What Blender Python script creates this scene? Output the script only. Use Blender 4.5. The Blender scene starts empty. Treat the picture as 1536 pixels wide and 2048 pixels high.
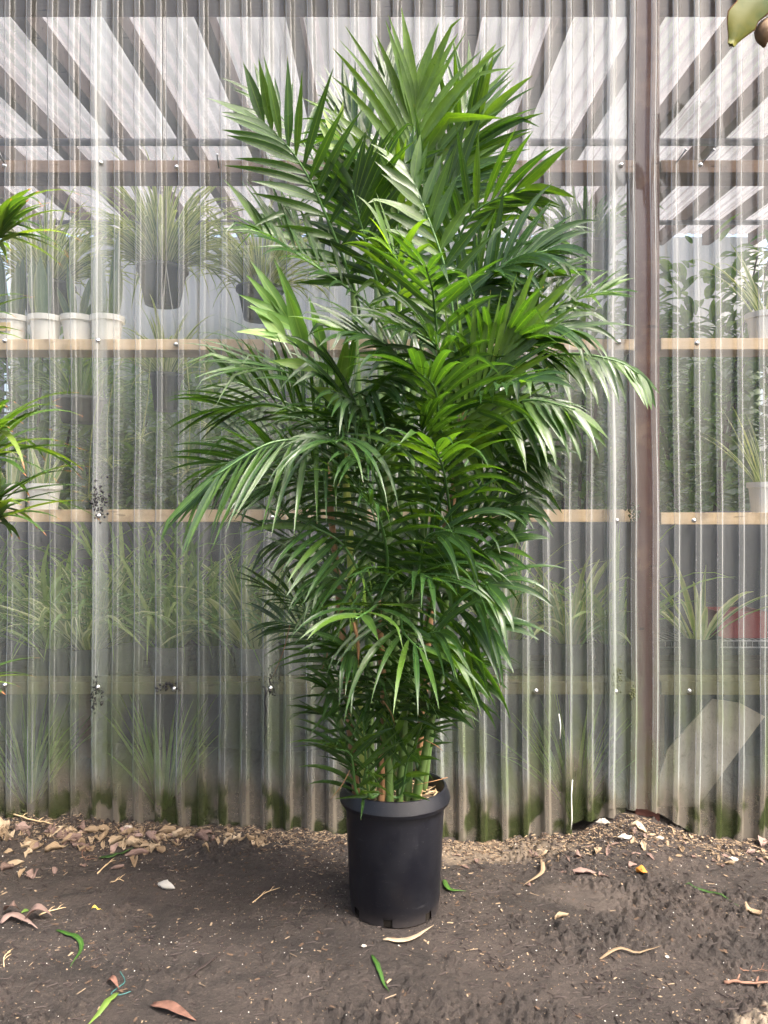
import bpy, math, random
import numpy as np
from mathutils import Vector, Matrix

# ------------------------------------------------------------------ camera, sky, sun, exposure
scene = bpy.context.scene
COL = scene.collection
F = 1538.0; HOR = 1035.0; CAMZ = 1.0
cd = bpy.data.cameras.new('camera'); cam = bpy.data.objects.new('camera', cd); COL.objects.link(cam)
cam.location = (0, 0, CAMZ); cam.rotation_euler = (math.pi/2, 0, 0)
cd.sensor_fit = 'VERTICAL'; cd.sensor_height = 36; cd.sensor_width = 27; cd.lens = F/2048*36
cd.shift_y = (HOR-1024)/2048; cd.clip_end = 5000; cd.clip_start = 0.02
scene.camera = cam
SUN_EL, SUN_AZ = math.radians(54), math.radians(130)      # azimuth from +Y towards +X
w = bpy.data.worlds.new('World'); scene.world = w; w.use_nodes = True
nt = w.node_tree; bg = nt.nodes['Background']
sky = nt.nodes.new('ShaderNodeTexSky'); sky.sky_type = 'NISHITA'; sky.sun_disc = False
sky.sun_elevation = SUN_EL; sky.sun_rotation = SUN_AZ
sky.air_density = 1.0; sky.dust_density = 10.0; sky.ozone_density = 0.6
nt.links.new(sky.outputs[0], bg.inputs[0]); bg.inputs[1].default_value = 0.15
sl = bpy.data.lights.new('sun', 'SUN'); sun = bpy.data.objects.new('sun', sl); COL.objects.link(sun)
sl.energy = 1.5; sl.angle = math.radians(13); sl.color = (1, .985, .965)
sd = Vector((math.sin(SUN_AZ)*math.cos(SUN_EL), math.cos(SUN_AZ)*math.cos(SUN_EL), math.sin(SUN_EL)))
sun.rotation_euler = sd.to_track_quat('Z', 'Y').to_euler(); sun.location = (3, 3, 8)
vs = scene.view_settings; vs.view_transform = 'Standard'; vs.look = 'None'; vs.exposure = 2.25; vs.gamma = 1
scene.render.engine = 'CYCLES'
cy = scene.cycles; cy.use_denoising = True; cy.max_bounces = 7; cy.transparent_max_bounces = 16; cy.adaptive_threshold = .03
cy.diffuse_bounces = 3; cy.glossy_bounces = 3; cy.transmission_bounces = 4; cy.sample_clamp_indirect = 6
cy.caustics_reflective = False; cy.caustics_refractive = False

rnd = random.Random(7)
V = Vector; UP = V((0, 0, 1))
def P(x, y, Y): return V(((x-768)/F*Y, Y, CAMZ+(HOR-y)/F*Y))

# ------------------------------------------------------------------ node helpers
class NM:
    def __init__(s, name):
        s.m = bpy.data.materials.new(name); s.m.use_nodes = True
        s.t = s.m.node_tree; s.t.nodes.clear()
        s.out = s.n('ShaderNodeOutputMaterial')
    def n(s, t, **kw):
        x = s.t.nodes.new(t)
        for k, v in kw.items(): setattr(x, k, v)
        return x
    def put(s, sock, v):
        if isinstance(v, bpy.types.NodeSocket): s.t.links.new(v, sock)
        elif isinstance(v, (tuple, list)) and len(v) == 3 and sock.type == 'RGBA': sock.default_value = (*v, 1)
        else: sock.default_value = v
    def math(s, op, a, b=0.0, c=0.0, clamp=False):
        x = s.n('ShaderNodeMath', operation=op, use_clamp=clamp)
        s.put(x.inputs[0], a); s.put(x.inputs[1], b); s.put(x.inputs[2], c); return x.outputs[0]
    def mix(s, f, a, b, blend='MIX'):
        x = s.n('ShaderNodeMix', data_type='RGBA', blend_type=blend)
        s.put(x.inputs[0], f); s.put(x.inputs[6], a); s.put(x.inputs[7], b); return x.outputs[2]
    def pos(s, scale=(1, 1, 1), obj=False):
        src = s.n('ShaderNodeTexCoord').outputs['Object'] if obj else s.n('ShaderNodeNewGeometry').outputs['Position']
        mp = s.n('ShaderNodeMapping'); s.t.links.new(src, mp.inputs[0]); mp.inputs['Scale'].default_value = scale
        return mp.outputs[0]
    def noise(s, vec, scale=5, detail=4, rough=.55, dist=0):
        x = s.n('ShaderNodeTexNoise'); s.put(x.inputs['Vector'], vec); x.inputs['Scale'].default_value = scale
        x.inputs['Detail'].default_value = detail; x.inputs['Roughness'].default_value = rough
        x.inputs['Distortion'].default_value = dist; return x.outputs[0]
    def ramp(s, f, stops, interp='LINEAR'):
        x = s.n('ShaderNodeValToRGB'); s.put(x.inputs[0], f); e = x.color_ramp.elements; x.color_ramp.interpolation = interp
        while len(e) < len(stops): e.new(.5)
        for el, (p, c) in zip(e, stops):
            el.position = p; el.color = (*c, 1) if isinstance(c, (tuple, list)) else (c, c, c, 1)
        return x.outputs[0]
    def mr(s, f, a, b, c=0.0, d=1.0):
        x = s.n('ShaderNodeMapRange', interpolation_type='SMOOTHSTEP'); s.put(x.inputs[0], f)
        for i, v in enumerate((a, b, c, d)): s.put(x.inputs[i+1], v)
        return x.outputs[0]
    def attr(s, name): return s.n('ShaderNodeAttribute', attribute_name=name).outputs['Fac']
    def bump(s, h, strength=.3, dist=.005):
        x = s.n('ShaderNodeBump'); s.put(x.inputs['Height'], h); x.inputs['Strength'].default_value = strength
        x.inputs['Distance'].default_value = dist; return x.outputs[0]
    def bsdf(s, col, rough=.6, spec=.5, normal=None, metal=0, coat=0):
        x = s.n('ShaderNodeBsdfPrincipled'); s.put(x.inputs['Base Color'], col); s.put(x.inputs['Roughness'], rough)
        s.put(x.inputs['Specular IOR Level'], spec); x.inputs['Metallic'].default_value = metal
        x.inputs['Coat Weight'].default_value = coat
        if normal is not None: s.put(x.inputs['Normal'], normal)
        return x.outputs[0]
    def mixs(s, f, a, b):
        x = s.n('ShaderNodeMixShader'); s.put(x.inputs[0], f); s.put(x.inputs[1], a); s.put(x.inputs[2], b); return x.outputs[0]
    def done(s, sh): s.t.links.new(sh, s.out.inputs[0]); return s.m

def plain(name, col, rough=.6, spec=.4, var=.25, scale=30, metal=0, bump=.15):
    m = NM(name); p = m.pos()
    n = m.noise(p, scale, 5); c = m.mix(n, tuple(x*(1-var) for x in col), tuple(min(1, x*(1+var)) for x in col))
    return m.done(m.bsdf(c, rough, spec, m.bump(n, bump, .003), metal))

def wood(name, a, b, stain, obj=True):
    m = NM(name); p = m.pos((1.2, 22, 22)); q = m.pos()
    g = m.noise(p, 6, 6, .65, .6); s = m.mr(m.noise(q, 7, 5, .6), .52, .72)
    c = m.mix(g, a, b); c = m.mix(m.math('MULTIPLY', s, .75), c, stain)
    kn = m.mr(m.noise(m.pos((3, 14, 14)), 3.3, 2), .68, .74)
    c = m.mix(m.math('MULTIPLY', kn, .7), c, tuple(x*.35 for x in a))
    return m.done(m.bsdf(c, .75, .2, m.bump(g, .4, .002)))

def leafmat(name, dark, mid, lite, rough=.38, trans=.35, tcol=(2.4, 2.6, .7), edge=None, vein=.25, spec=.5, tipcol=None, tipat=.9):
    m = NM(name); t = m.attr('tint'); lu = m.attr('lu'); lv = m.attr('lv')
    c = m.ramp(t, [(0, dark), (.55, mid), (1, lite)])
    nz = m.noise(m.pos(), 26, 4); c = m.mix(m.mr(nz, .35, .7, 0, .45), c, tuple(x*.7 for x in mid))
    au = m.math('ABSOLUTE', lu)
    veins = m.math('SINE', m.math('MULTIPLY', lu, 34.0))
    c = m.mix(m.mr(veins, .2, 1, 0, vein*.5), c, lite)
    c = m.mix(m.mr(au, .12, .03, 0, .5), c, lite)
    if edge: c = m.mix(m.mr(au, edge[1]-.1, edge[1]+.1), c, edge[0])
    if tipcol:
        k = m.mr(m.math('ADD', lv, m.math('MULTIPLY', m.math('SUBTRACT', nz, .5), .16)), tipat, tipat+.06)
        c = m.mix(k, c, tipcol)
    bp = m.bump(veins, .22, .0012)
    # dust film and waxy bloom make the gloss uneven
    ro = m.mr(m.noise(m.pos((1, 1, 1)), 11, 4), .3, .75, rough*.8, rough*1.45)
    a = m.bsdf(c, ro, spec, bp)
    tr = m.n('ShaderNodeBsdfTranslucent'); m.put(tr.inputs[0], m.mix(1.0, c, tcol, 'MULTIPLY'))
    return m.done(m.mixs(trans, a, tr.outputs[0]))

# ------------------------------------------------------------------ mesh helpers
class MB:
    def __init__(s): s.v = []; s.f = []; s.t = []; s.u = []; s.l = []; s.sm = True
    def vert(s, p, t=0, u=0, l=0): s.v.append(tuple(p)); s.t.append(t); s.u.append(u); s.l.append(l); return len(s.v)-1
    def leaf(s, p, d, n, L, W, g=2.0, segs=7, tint=.5, fold=.18, base=.25, peak=.4, tip=1.0, twist=0.0, wav=0.0, kink=None):
        p = V(p); d = V(d).normalized(); n = V(n); n = (n-d*n.dot(d)).normalized(); st = L/segs; i0 = len(s.v)
        for i in range(segs+1):
            t = i/segs
            if t < peak: wd = base+(1-base)*math.sin(t/peak*math.pi/2)
            else: wd = max(.03, 1-((t-peak)/(1-peak))**1.9*tip) if tip <= 1 else max(.03, 1-((t-peak)/(1-peak))**tip)
            hw = W*wd/2; sd = d.cross(n).normalized()
            b = n*(fold*hw*2); o = n*(wav*hw*math.sin(t*9+tint*20))
            s.vert(p-sd*hw+b+o, tint, -1, t); s.vert(p, tint, 0, t); s.vert(p+sd*hw+b-o, tint, 1, t)
            p = p+d*st
            gg = g*(0.35+1.3*t)
            if kink and abs(t-kink[0]) < .5/segs: gg += kink[1]/st
            d = (d+V((0, 0, -gg*st))).normalized()
            n = (n-d*n.dot(d)).normalized()
            if twist: n = (Matrix.Rotation(twist*st/L, 3, d) @ n)
        for i in range(segs):
            a = i0+i*3
            s.f += [(a, a+1, a+4, a+3), (a+1, a+2, a+5, a+4)]
        return p
    def tube(s, pts, radii, k=8, tint=.5, cap=True):
        pts = [V(p) for p in pts]; n = len(pts)
        if not isinstance(radii, (list, tuple)): radii = [radii]*n
        ref = V((0, 1, 0)); rings = []
        for i, p in enumerate(pts):
            d = (pts[min(i+1, n-1)]-pts[max(i-1, 0)]).normalized()
            r = ref-d*ref.dot(d)
            if r.length < 1e-3: r = V((1, 0, 0))-d*d.x
            r.normalize(); ref = r; q = d.cross(r)
            rings.append([s.vert(p+(r*math.cos(a)+q*math.sin(a))*radii[i], tint, math.cos(a), i/(n-1)) for a in (2*math.pi*j/k for j in range(k))])
        for i in range(n-1):
            for j in range(k): s.f.append((rings[i][j], rings[i][(j+1) % k], rings[i+1][(j+1) % k], rings[i+1][j]))
        if cap: s.f.append(tuple(reversed(rings[0]))); s.f.append(tuple(rings[-1]))
    def box(s, c, sz, rot=None, jit=0):
        c = V(c); i0 = len(s.v)
        for dz in (-.5, .5):
            for dy in (-.5, .5):
                for dx in (-.5, .5):
                    q = V((dx*sz[0], dy*sz[1], dz*sz[2]))
                    if jit: q += V((rnd.uniform(-jit, jit), rnd.uniform(-jit, jit), rnd.uniform(-jit, jit)))
                    if rot is not None: q = rot @ q
                    s.vert(c+q)
        for f in ((0, 2, 3, 1), (4, 5, 7, 6), (0, 1, 5, 4), (2, 6, 7, 3), (0, 4, 6, 2), (1, 3, 7, 5)): s.f.append(tuple(i0+j for j in f))
    def lathe(s, c, prof, k=48, skip=None):
        c = V(c); rings = []
        for (r, z) in prof: rings.append([s.vert(c+V((r*math.cos(2*math.pi*j/k), r*math.sin(2*math.pi*j/k), z))) for j in range(k)])
        for i in range(len(prof)-1):
            for j in range(k):
                if skip and skip(i, j): continue
                s.f.append((rings[i][j], rings[i][(j+1) % k], rings[i+1][(j+1) % k], rings[i+1][j]))
        return rings
    def inside(s):      # leaves press against the inner side of the sheet instead of crossing it
        lim = WALLY+.012; s.v = [(x, y if y > lim+.02 else lim+.02*math.exp(min(0, (y-lim-.02)/.05)), z) for x, y, z in s.v]; return s
    def build(s, name, mat, parent=None, origin=None, smooth=True, bevel=0, sharp=0):
        if origin is None: origin = WO.get(parent.name, V((0, 0, 0))) if parent else V((0, 0, 0))
        origin = V(origin)
        me = bpy.data.meshes.new(name)
        me.from_pydata([(x-origin.x, y-origin.y, z-origin.z) for x, y, z in s.v], [], s.f)
        if smooth and len(me.polygons): me.polygons.foreach_set('use_smooth', [True]*len(me.polygons))
        for nm, dat in (('tint', s.t), ('lu', s.u), ('lv', s.l)):
            if any(dat): me.attributes.new(nm, 'FLOAT', 'POINT').data.foreach_set('value', dat)
        if sharp: me.set_sharp_from_angle(angle=math.radians(sharp))
        me.materials.append(mat); me.update()
        o = bpy.data.objects.new(name, me); COL.objects.link(o)
        if parent: o.parent = parent; o.location = origin-WO.get(parent.name, V((0, 0, 0)))
        else: o.location = origin
        WO[o.name] = origin
        if bevel:
            b = o.modifiers.new('b', 'BEVEL'); b.width = bevel; b.segments = 2; b.limit_method = 'ANGLE'
        return o
WO = {}
def tag(o, label, cat, group=None):
    o['label'] = label; o['category'] = cat
    if group: o['group'] = group
    return o
def thing(name, label, cat, loc, group=None):
    o = bpy.data.objects.new(name, None); COL.objects.link(o); o.location = loc; o.empty_display_size = .05
    WO[o.name] = V(loc); return tag(o, label, cat, group)
def stuff(o): o['kind'] = 'stuff'; return o
def curve(pts, n):
    pts = [V(p) for p in pts]
    ex = [pts[0]*2-pts[1]]+pts+[pts[-1]*2-pts[-2]]; out = []; m = len(pts)-1
    for i in range(n):
        t = i/(n-1)*m; k = min(int(t), m-1); u = t-k; a, b, c, d = ex[k:k+4]
        out.append(.5*((2*b)+(c-a)*u+(2*a-5*b+4*c-d)*u*u+(3*b-a-3*c+d)*u**3))
    return out

# ------------------------------------------------------------------ ground shape
def vnoise(x, y, seed=0):
    xi = np.floor(x).astype(np.int64); yi = np.floor(y).astype(np.int64); fx = x-xi; fy = y-yi
    fx = fx*fx*(3-2*fx); fy = fy*fy*(3-2*fy)
    def h(a, b):
        v = (a*374761393+b*668265263+seed*1442695041) & 0xffffffff
        v = ((v ^ (v >> 13))*1274126177) & 0xffffffff
        return ((v ^ (v >> 16)) & 0xffff)/65535.0
    return (h(xi, yi)*(1-fx)+h(xi+1, yi)*fx)*(1-fy)+(h(xi, yi+1)*(1-fx)+h(xi+1, yi+1)*fx)*fy
def fbm(x, y, o=4, seed=0):
    r = 0; a = .5
    for i in range(o): r = r+a*vnoise(x, y, seed+i*7); x = x*2.03+11.3; y = y*2.03+5.7; a *= .5
    return r
WALLY = 2.49
def clodmask(x, y): return np.clip((fbm(x*4.2, y*6.0, 3, 21)-.42)*6, 0, 1)
def hmap(x, y):
    x = np.asarray(x, float); y = np.asarray(y, float)
    edge = np.interp(x, [-3, -1.3, -.6, 0, .35, .6, .78, 1.0, 1.2, 3], [.02, .022, .002, -.018, -.045, -.035, .012, -.04, -.05, -.05])
    k = np.clip((y-2.05)/.42, 0, 1); k = k*k*(3-2*k)
    z = edge*k
    heap = np.exp(-(((x-.79)/.2)**2+((y-2.46)/.13)**2)); z = z+.03*heap
    z = z+(fbm(x*2.3, y*2.3, 3, 3)-.45)*.035
    near = np.clip((2.75-np.hypot(x*.8, y-1.9))/1.0, 0, 1)
    lit = np.clip((y-2.12)/.2, 0, 1)*near
    z = z+near*(fbm(x*14, y*14, 4, 9)-.45)*.022
    z = z+near*clodmask(x, y)*(np.abs(fbm(x*55, y*55, 3, 33)-.45))*.085
    z = z+lit*(fbm(x*45, y*45, 3, 14)-.4)*.02
    d = np.hypot(x-.028, y-1.98); z = z*np.clip((d-.10)/.08, 0, 1)-.001*(d < .12)
    return z
def gz(x, y):
    if GRID and GX0 < x < GX1 and GY0 < y < GY1:
        fx = (x-GX0)/GST; fy = (y-GY0)/GST; i = int(fx); j = int(fy); fx -= i; fy -= j; g0 = GRID[j]; g1 = GRID[j+1]
        return (g0[i]*(1-fx)+g0[i+1]*fx)*(1-fy)+(g1[i]*(1-fx)+g1[i+1]*fx)*fy
    return float(hmap(np.array([x]), np.array([y]))[0])
GST = .0052; GX0, GX1, GY0, GY1 = -1.6, 1.6, 1.35, 2.75; GRID = None
_ax = np.arange(GX0, GX1+GST*2, GST); _ay = np.arange(GY0, GY1+GST*2, GST)
GRID = hmap(*np.meshgrid(_ax, _ay)).tolist()
def ground_px(px, py):
    Y = F*CAMZ/(py-HOR)
    for _ in range(6):
        X = (px-768)/F*Y; Y = F*(CAMZ-gz(X, Y))/(py-HOR)
    return V(((px-768)/F*Y, Y, gz((px-768)/F*Y, Y)))

def axis(a, b, step, far, grow=1.22):
    c = list(np.arange(a, b+1e-6, step)); lo = []; s = step; p = a
    while p > -far: s *= grow; p -= s; lo.append(p)
    hi = []; s = step; p = b
    while p < far: s *= grow; p += s; hi.append(p)
    return np.array(lo[::-1]+c+hi)
gx = axis(-1.35, 1.35, .0052, 900); gy = axis(1.42, 2.56, .0052, 900)
XX, YY = np.meshgrid(gx, gy); ZZ = hmap(XX, YY)
nx, ny = len(gx), len(gy)
me = bpy.data.meshes.new('ground')
co = np.stack([XX, YY, ZZ], -1).reshape(-1, 3)
idx = np.arange(nx*ny).reshape(ny, nx)
fc = np.stack([idx[:-1, :-1], idx[:-1, 1:], idx[1:, 1:], idx[1:, :-1]], -1).reshape(-1, 4)
me.vertices.add(len(co)); me.vertices.foreach_set('co', co.ravel())
me.loops.add(fc.size); me.loops.foreach_set('vertex_index', fc.ravel().astype(np.int32))
me.polygons.add(len(fc)); me.polygons.foreach_set('loop_start', np.arange(0, fc.size, 4, dtype=np.int32))
me.polygons.foreach_set('use_smooth', np.ones(len(fc), bool)); me.update(); me.validate()
m = NM('soil'); p = m.pos()
n1 = m.noise(p, 3.2, 5, .6); n2 = m.noise(p, 38, 6, .65); n3 = m.noise(p, 120, 5, .75)
c = m.mix(m.mr(n1, .32, .68), (.021, .0162, .0138), (.042, .0325, .0275))
c = m.mix(m.mr(n2, .55, .75, 0, .6), c, (.009, .0075, .0068))
c = m.mix(m.mr(n2, .42, .25, 0, .5), c, (.052, .042, .036))
c = m.mix(m.mr(n3, .57, .68, 0, .8), c, (.085, .068, .054))
c = m.mix(m.mr(n3, .44, .34, 0, .8), c, (.014, .011, .0095))
n5 = m.noise(m.pos((5, 8, 5)), 1.3, 5, .7); c = m.mix(m.mr(n5, .50, .62, 0, .7), c, (.0140, .0108, .0092))
# dry sandy patches: beside the pot under the wall and on the right; front right corner is painted sunlight
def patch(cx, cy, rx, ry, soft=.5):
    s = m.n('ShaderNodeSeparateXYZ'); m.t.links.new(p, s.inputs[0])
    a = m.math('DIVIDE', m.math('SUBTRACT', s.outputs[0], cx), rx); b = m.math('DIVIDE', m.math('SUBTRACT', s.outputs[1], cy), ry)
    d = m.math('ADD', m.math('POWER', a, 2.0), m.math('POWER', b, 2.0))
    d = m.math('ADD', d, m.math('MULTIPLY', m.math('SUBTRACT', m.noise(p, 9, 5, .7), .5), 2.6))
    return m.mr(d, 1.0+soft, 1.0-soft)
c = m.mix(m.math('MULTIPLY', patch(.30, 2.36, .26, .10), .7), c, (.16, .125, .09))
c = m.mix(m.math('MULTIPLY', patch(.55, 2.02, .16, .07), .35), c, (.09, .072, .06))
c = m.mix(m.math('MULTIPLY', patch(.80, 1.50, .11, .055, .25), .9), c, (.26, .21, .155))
hb = m.math('ADD', m.math('MULTIPLY', n2, .8), m.math('MULTIPLY', n3, .9))
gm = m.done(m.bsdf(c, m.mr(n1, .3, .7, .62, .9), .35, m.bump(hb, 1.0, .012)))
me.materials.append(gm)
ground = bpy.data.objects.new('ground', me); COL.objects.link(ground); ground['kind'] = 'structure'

# ------------------------------------------------------------------ materials
M_palm = leafmat('palm_leaf', (.009, .026, .010), (.021, .056, .017), (.10, .185, .022), .27, .36, (2.7, 2.7, .55), None, .25, .5, (.20, .14, .05), .975)
M_lime = leafmat('young_palm_leaf', (.04, .11, .02), (.085, .19, .03), (.24, .34, .08), .4, .45, (1.5, 1.6, .6))
M_spider = leafmat('spider_plant_leaf', (.09, .17, .045), (.17, .27, .065), (.48, .52, .22), .45, .4, (1.8, 1.9, .9), ((.62, .64, .38), .55))
M_grass = leafmat('dark_grassy_leaf', (.09, .19, .05), (.18, .33, .08), (.42, .52, .18), .45, .4, (1.8, 1.9, .9))
M_snake = leafmat('snake_plant_leaf', (.03, .07, .03), (.05, .10, .04), (.11, .17, .07), .4, .12, (1.2, 1.3, .8), ((.16, .20, .07), .86))
M_shrub = leafmat('shrub_leaf', (.05, .12, .035), (.11, .22, .06), (.24, .36, .10), .4, .3)
M_drac = leafmat('dracaena_leaf', (.014, .042, .01), (.036, .09, .016), (.15, .22, .04), .36, .34, (2.2, 2.2, .6), None, .25, .5, (.32, .12, .05))
M_bush = leafmat('variegated_leaf', (.09, .20, .06), (.16, .30, .08), (.42, .50, .18), .45, .35, (1.6, 1.7, .8), ((.46, .48, .25), .5))

def canemat(name, a, b, ringc):
    m = NM(name); q = m.pos((1, 1, .25)); s = m.n('ShaderNodeSeparateXYZ'); m.t.links.new(m.pos(), s.inputs[0])
    c = m.mix(m.noise(q, 18, 5), a, b)
    st = m.mr(m.noise(m.pos((1, 1, .6)), 60, 3), .58, .7, 0, .6); c = m.mix(st, c, ringc)
    return m.done(m.bsdf(c, .42, .45, m.bump(m.noise(q, 60, 3), .2, .002)))
M_cane = canemat('green_cane', (.05, .11, .03), (.11, .17, .05), (.14, .10, .05))
M_cane_y = canemat('yellow_cane', (.24, .30, .06), (.34, .38, .11), (.16, .11, .05))
M_cane_b = canemat('brown_cane', (.20, .105, .05), (.32, .19, .10), (.10, .05, .025))
M_rachis = plain('frond_stalk', (.045, .11, .025), .4, .5, .3, 40)
M_spike = plain('flower_spike_green', (.20, .34, .05), .5, .4, .3, 80)

m = NM('black_pot_plastic'); p = m.pos((1, 1, 1))
sc_ = m.mr(m.noise(m.pos((6, 6, 1.2)), 14, 6, .7), .58, .72, 0, .3); dust = m.mr(m.noise(p, 5, 5, .6), .4, .75, 0, .35)
c = m.mix(dust, (.0018, .0024, .0055), (.0065, .0075, .0115)); c = m.mix(sc_, c, (.026, .027, .032))
sp = m.mr(m.noise(p, 200, 3), .66, .72, 0, .6); c = m.mix(sp, c, (.05, .048, .046))
scr = m.mr(m.noise(m.pos((3, 3, 30)), 7, 3, .6, 1.2), .66, .70, 0, .35); c = m.mix(scr, c, (.05, .05, .055))
s = m.n('ShaderNodeSeparateXYZ'); m.t.links.new(m.pos(), s.inputs[0])
mud = m.math('MULTIPLY', m.mr(m.math('ADD', s.outputs[2], m.math('MULTIPLY', m.noise(p, 14, 4), .05)), .075, .02), .4)
c = m.mix(mud, c, (.045, .037, .032))
M_pot = m.done(m.bsdf(c, m.mr(m.noise(p, 7, 4), .3, .7, .36, .58), .45, m.bump(m.noise(p, 320, 2), .12, .001)))
M_hole = plain('dark_wet_roots', (.012, .010, .008), .9, .1)
M_mix = plain('potting_mix', (.07, .05, .035), .9, .2, .6, 90, 0, .8)
M_white = NM('white_pot_plastic'); m = M_white; n = m.noise(m.pos(), 9, 5, .65)
c = m.mix(m.mr(n, .58, .72, 0, .6), (.72, .72, .70), (.42, .36, .27)); M_white = m.done(m.bsdf(c, .45, .4))
M_label = plain('yellowed_sticker', (.55, .42, .2), .8, .2, .2, 60); M_ink = plain('sticker_ink', (.10, .09, .07), .8, .2, .1)
M_blackpot = plain('dark_basket_plastic', (.04, .05, .045), .5, .4, .3)
M_graypot = plain('grey_pot_plastic', (.16, .17, .16), .6, .3, .3)

M_rail_new = wood('pale_lumber', (.56, .41, .25), (.68, .53, .36), (.26, .18, .11))
M_rail_old = wood('weathered_lumber', (.16, .10, .07), (.28, .19, .135), (.09, .065, .05))
M_rail_moss = wood('mossy_lumber', (.085, .08, .045), (.15, .135, .07), (.06, .085, .025))
M_rafter = wood('rafter_lumber', (.28, .215, .18), (.38, .295, .25), (.18, .14, .12))
M_post = wood('brown_painted_timber', (.060, .024, .018), (.095, .040, .031), (.16, .085, .05))
M_metal = plain('zinc_steel', (.55, .55, .56), .3, .5, .2, 200, 1, .05)
M_washer = plain('rubber_washer', (.03, .03, .03), .6, .3); M_rod = plain('grey_conduit', (.25, .26, .28), .4, .5, .2)
M_tar = plain('black_sealant', (.010, .010, .011), .5, .4, .5, 80, 0, .8)
M_moss = plain('dry_moss', (.055, .06, .03), .95, .1, .6, 160, 0, 1)
M_wire = plain('galvanised_wire', (.42, .43, .44), .45, .5, .2, 50, .6)
M_cloth = NM('black_weed_cloth'); m = M_cloth
wv = m.noise(m.pos((1, 1, 1)), 130, 3, .7); c = m.mix(wv, (.028, .032, .04), (.08, .088, .10))
M_cloth = m.done(m.bsdf(c, .75, .3, m.bump(wv, .4, .002)))
M_red = plain('faded_red_plastic', (.20, .03, .034), .5, .4, .3)
M_backwall = wood('dark_board', (.035, .03, .028), (.07, .06, .05), (.03, .05, .03))

def sheetmat(name, wall=True):
    m = NM(name); p = m.pos(); s = m.n('ShaderNodeSeparateXYZ'); m.t.links.new(p, s.inputs[0]); z = s.outputs[2]
    lw = m.n('ShaderNodeLayerWeight'); lw.inputs['Blend'].default_value = .5
    cosv = m.math('MAXIMUM', m.math('SUBTRACT', 1.0, lw.outputs['Facing']), .28)
    tr = m.n('ShaderNodeBsdfTransparent')
    df = m.n('ShaderNodeBsdfDiffuse'); tl = m.n('ShaderNodeBsdfTranslucent'); gl = m.n('ShaderNodeBsdfGlossy')
    if wall:
        m.put(tr.inputs[0], (.95, .96, .955))
        streak = m.noise(m.pos((7, 7, .7)), 2.2, 2, .6)
        speck = m.mr(m.noise(m.pos((1, 1, 1)), 120, 2, .75), .56, .66)
        zz = m.math('ADD', z, m.math('MULTIPLY', m.math('SUBTRACT', m.noise(m.pos((3, 3, 1)), 2.0, 3, .65), .5), .45))
        haze = m.math('MULTIPLY_ADD', m.mr(streak, .35, .75), .07, .05)
        low = m.mr(zz, 1.25, .35)                              # splash-back zone of the sheet, spotted with dried dirt
        mud = m.mr(zz, .27, .0)                               # brown mud film
        alg = m.math('MULTIPLY', m.mr(zz, .85, .2), m.mr(m.noise(m.pos((6, 6, 1.6)), 1.6, 3, .65), .42, .60))
        algb = m.math('MULTIPLY', m.mr(zz, .16, .06), m.mr(m.noise(m.pos((5, 5, 3)), 2.1, 2, .6), .45, .54))
        f = m.math('ADD', haze, m.math('MULTIPLY', low, m.math('MULTIPLY_ADD', speck, .20, .05)))
        f = m.math('ADD', f, m.math('MULTIPLY', mud, .5)); f = m.math('ADD', f, m.math('MULTIPLY', alg, .22))
        f = m.math('ADD', f, m.math('MULTIPLY', algb, .6))
        edge = m.attr('lu'); crest_sheen = m.attr('tint')      # glints on the folds and sky sheen on the crests, painted as haze
        f = m.math('ADD', f, m.math('MULTIPLY', crest_sheen, .045)); f = m.math('ADD', f, m.math('MULTIPLY', edge, .27))
        f = m.math('DIVIDE', f, cosv)
        f = m.math('SUBTRACT', 1.0, m.math('EXPONENT', m.math('MULTIPLY', f, -1.0)))
        c = m.mix(low, (.76, .80, .81), (.52, .58, .56)); c = m.mix(m.math('MULTIPLY', speck, low), c, (.13, .13, .11))
        c = m.mix(m.mr(edge, .2, .7), c, (.78, .80, .83)); c = m.mix(m.math('MULTIPLY', alg, .8), c, (.22, .28, .12)); c = m.mix(m.mr(mud, 0, .8), c, (.28, .25, .205))
        c = m.mix(algb, c, (.06, .075, .03))
        rough = .055; gcol = (1, 1, 1)
        tw = .5
    else:
        st = m.noise(m.pos((1, 1, 1)), 2.6, 6, .65); sp = m.mr(m.noise(m.pos((2.0, 5, 1)), 5, 5, .7), .55, .68)
        m.put(tr.inputs[0], (.9, .9, .92))
        f = m.math('MULTIPLY_ADD', st, .25, .62)
        f = m.math('MULTIPLY', f, m.math('SUBTRACT', 1.0, m.math('MULTIPLY', sp, .35)))
        c = m.mix(m.mr(st, .3, .7), (.275, .273, .286), (.195, .19, .197)); rough = .2; tw = .78
    m.put(df.inputs[0], c); m.put(tl.inputs[0], c)
    veil = m.mixs(tw, df.outputs[0], tl.outputs[0])
    body = m.mixs(f, tr.outputs[0], veil) if wall else veil
    fr = m.n('ShaderNodeFresnel'); fr.inputs[0].default_value = 1.58
    gl.inputs['Roughness'].default_value = rough
    nz = m.noise(m.pos((4, 4, .9)), 3.0, 3); m.put(gl.inputs['Normal'], m.bump(nz, .25, .01))
    ff = m.math('MULTIPLY', fr.outputs[0], 0.75 if wall else .6, clamp=True)
    return m.done(m.mixs(ff, body, gl.outputs[0]))
M_back = NM('algae_stained_sheet'); m = M_back
n = m.noise(m.pos((3, 3, 1)), 1.2, 4, .65); hi = m.n('ShaderNodeSeparateXYZ'); m.t.links.new(m.pos(), hi.inputs[0])
k = m.math('ADD', m.mr(hi.outputs[2], 2.2, 2.9), m.math('MULTIPLY', m.math('SUBTRACT', n, .5), 1.2), clamp=True)
c = m.mix(k, (.20, .25, .14), (.76, .74, .66))
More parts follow.
